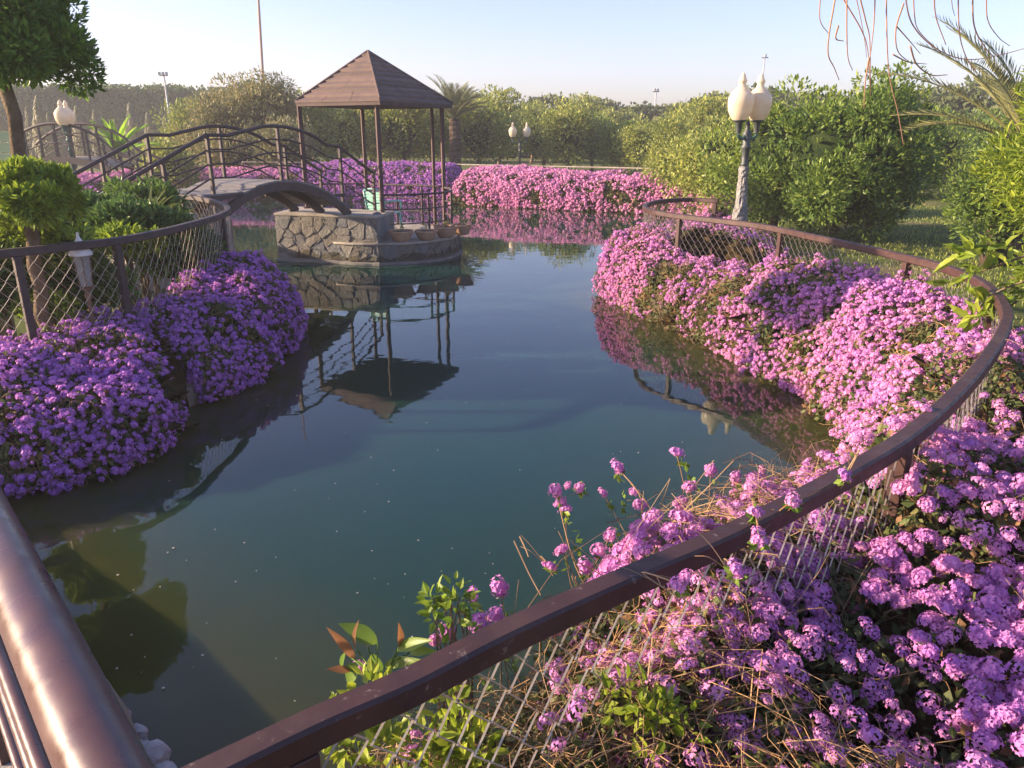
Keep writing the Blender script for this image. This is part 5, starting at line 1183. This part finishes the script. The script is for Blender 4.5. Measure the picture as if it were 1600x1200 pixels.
# ------------------------------------------------------------------ hanging twigs at the top right
t = thing('hanging_twigs', 'thin reddish dry twigs hanging from a bough above the top right corner', 'hanging twigs', tuple(P(1420, -60, 2.6))); O_ = np.array(t.location)
HT = [[(1307, -20), (1296, 50), (1294, 85), (1303, 105), (1311, 125)], [(1310, -20), (1345, 45), (1356, 80), (1360, 140)], [(1341, -20), (1352, 30), (1359, 65), (1360, 150)], [(1367, -20), (1366, 30), (1362, 70), (1357, 110)],
      [(1385, -20), (1386, 60), (1390, 120), (1403, 175), (1412, 228)], [(1413, -20), (1422, 30), (1445, 62), (1480, 85), (1520, 93), (1570, 84), (1620, 70)], [(1428, -20), (1429, 25), (1437, 50), (1470, 82)], [(1459, -20), (1462, 25), (1478, 70)],
      [(1498, -20), (1499, 50), (1510, 90), (1530, 118)], [(1520, -20), (1522, 40), (1540, 75), (1552, 88)], [(1540, -20), (1543, 30), (1560, 58), (1578, 72)], [(1412, 5), (1400, 45), (1403, 80), (1425, 100)], [(1400, 40), (1422, 65), (1438, 84)],
      [(1422, 72), (1432, 100), (1455, 117), (1480, 117)], [(1283, -20), (1281, 30), (1295, 53)], [(1322, -20), (1323, 50), (1325, 90), (1332, 110)], [(1335, -20), (1345, 30), (1352, 70), (1354, 90)], [(1310, 40), (1306, 60), (1318, 64)],
      [(1395, 85), (1420, 97), (1448, 100)], [(1486, -20), (1488, 10), (1492, 25)], [(1358, 90), (1352, 130), (1350, 170)]]
for k, c in enumerate(HT):
    d = 2.66 + .10 * rng.random(); c = ([(c[0][0] + rng.normal() * 6, -66)] + c) if c[0][1] == -20 else c; w_ = cr([P(x, y, d + .03 * i) for i, (x, y) in enumerate(c)], 6) - O_
    mb = MB(); mb.tube(w_, np.linspace(.0030, .0012, len(w_)) * (.55 + .6 * rng.random()), 5); mb.obj('twig', M['root'], t, smooth=True)
mb = MB(); mb.tube(cr([P(1240, -70, 2.72), P(1380, -66, 2.68), P(1500, -66, 2.68), P(1680, -60, 2.8), (3.2, 2.9, 2.75), (4.1, 3.0, 2.3)], 6) - O_, np.linspace(.009, .05, 31), 7); mb.tube(cr([(4.15, 3.05, GZ - .05), (4.2, 3.05, 1.2), (4.1, 3.0, 2.35), (4.2, 3.1, 3.4)], 6) - O_, np.linspace(.13, .06, 19), 10); mb.obj('branch', M['bark'], t, smooth=True)

# ------------------------------------------------------------------ floating petals on the pond
mb = MB(); k = 0
for q in range(2600):
    if k >= 120: break
    x, y = rng.random() * 900 + 180, 420 + rng.random() ** .8 * 700; p = U(x, y, 0.004)
    if not inside(p[:2]): continue
    k += 1; r_ = .0022 + .0035 * rng.random() ** 2; a = rng.random() * 3.14; e = .4 + .6 * rng.random(); m_ = 6; aa = np.arange(m_) * 2 * math.pi / m_
    V = np.stack([r_ * np.cos(aa), r_ * e * np.sin(aa)], 1) @ np.array([[math.cos(a), math.sin(a)], [-math.sin(a), math.cos(a)]]); V = np.c_[V + [p[0], p[1]], np.full(m_, .004)]
    mb.add(np.r_[V, V + [0, 0, .0015]], [np.arange(m_) + m_, np.array([(i, (i + 1) % m_, m_ + (i + 1) % m_, m_ + i) for i in range(m_)])])
o = mb.obj('floating_petals', M['speck'], None); tag(o, 'scattered tiny pale petals and specks floating on the dark pond', 'petals', kind='stuff')

# grass tufts on the near lawn at right
n = 30000; x = 1.2 + rng.random(n) * 8; y = 4 + rng.random(n) ** 1.3 * 16; ok = np.array([True] * n)
ddd = np.min(np.hypot(x[:, None] - pond[None, ::2, 0], y[:, None] - pond[None, ::2, 1]), 1); ins = np.array([inside((a, b)) for a, b in zip(x, y)]); s_ = (ddd > .35) & ~ins; m_ = s_.sum()
pos = np.c_[x[s_], y[s_], np.full(m_, GZ)]; mb = MB(); mb.add(*leaf_arrays(pos, rand_dirs(m_) * .45 + [0, 0, 1], rand_dirs(m_), .035 + .03 * rng.random(m_), .22)); o = mb.obj('grass', M['citrus'], None); tag(o, 'short dry green grass on the lawn behind the right railing', 'grass', kind='stuff')

# ------------------------------------------------------------------ evening haze
mb = MB(); mb.box((0, 60, 5.0), (260, 160, 13.0)); o = mb.obj('haze', None, None); tag(o, kind='stuff')
hm = bpy.data.materials.new('haze'); hm.use_nodes = True; ht = hm.node_tree; ht.nodes.clear(); ho = ht.nodes.new('ShaderNodeOutputMaterial'); hv = ht.nodes.new('ShaderNodeVolumePrincipled')
hv.inputs['Density'].default_value = .0023; hv.inputs['Color'].default_value = (.93, .92, .97, 1); hv.inputs['Anisotropy'].default_value = .2
ht.links.new(hv.outputs[0], ho.inputs['Volume']); o.data.materials.clear(); o.data.materials.append(hm)

0 and print('TRIS', sum(len(m.loops) - 2 * len(m.polygons) for m in bpy.data.meshes) / 1e6, len(bpy.data.objects))
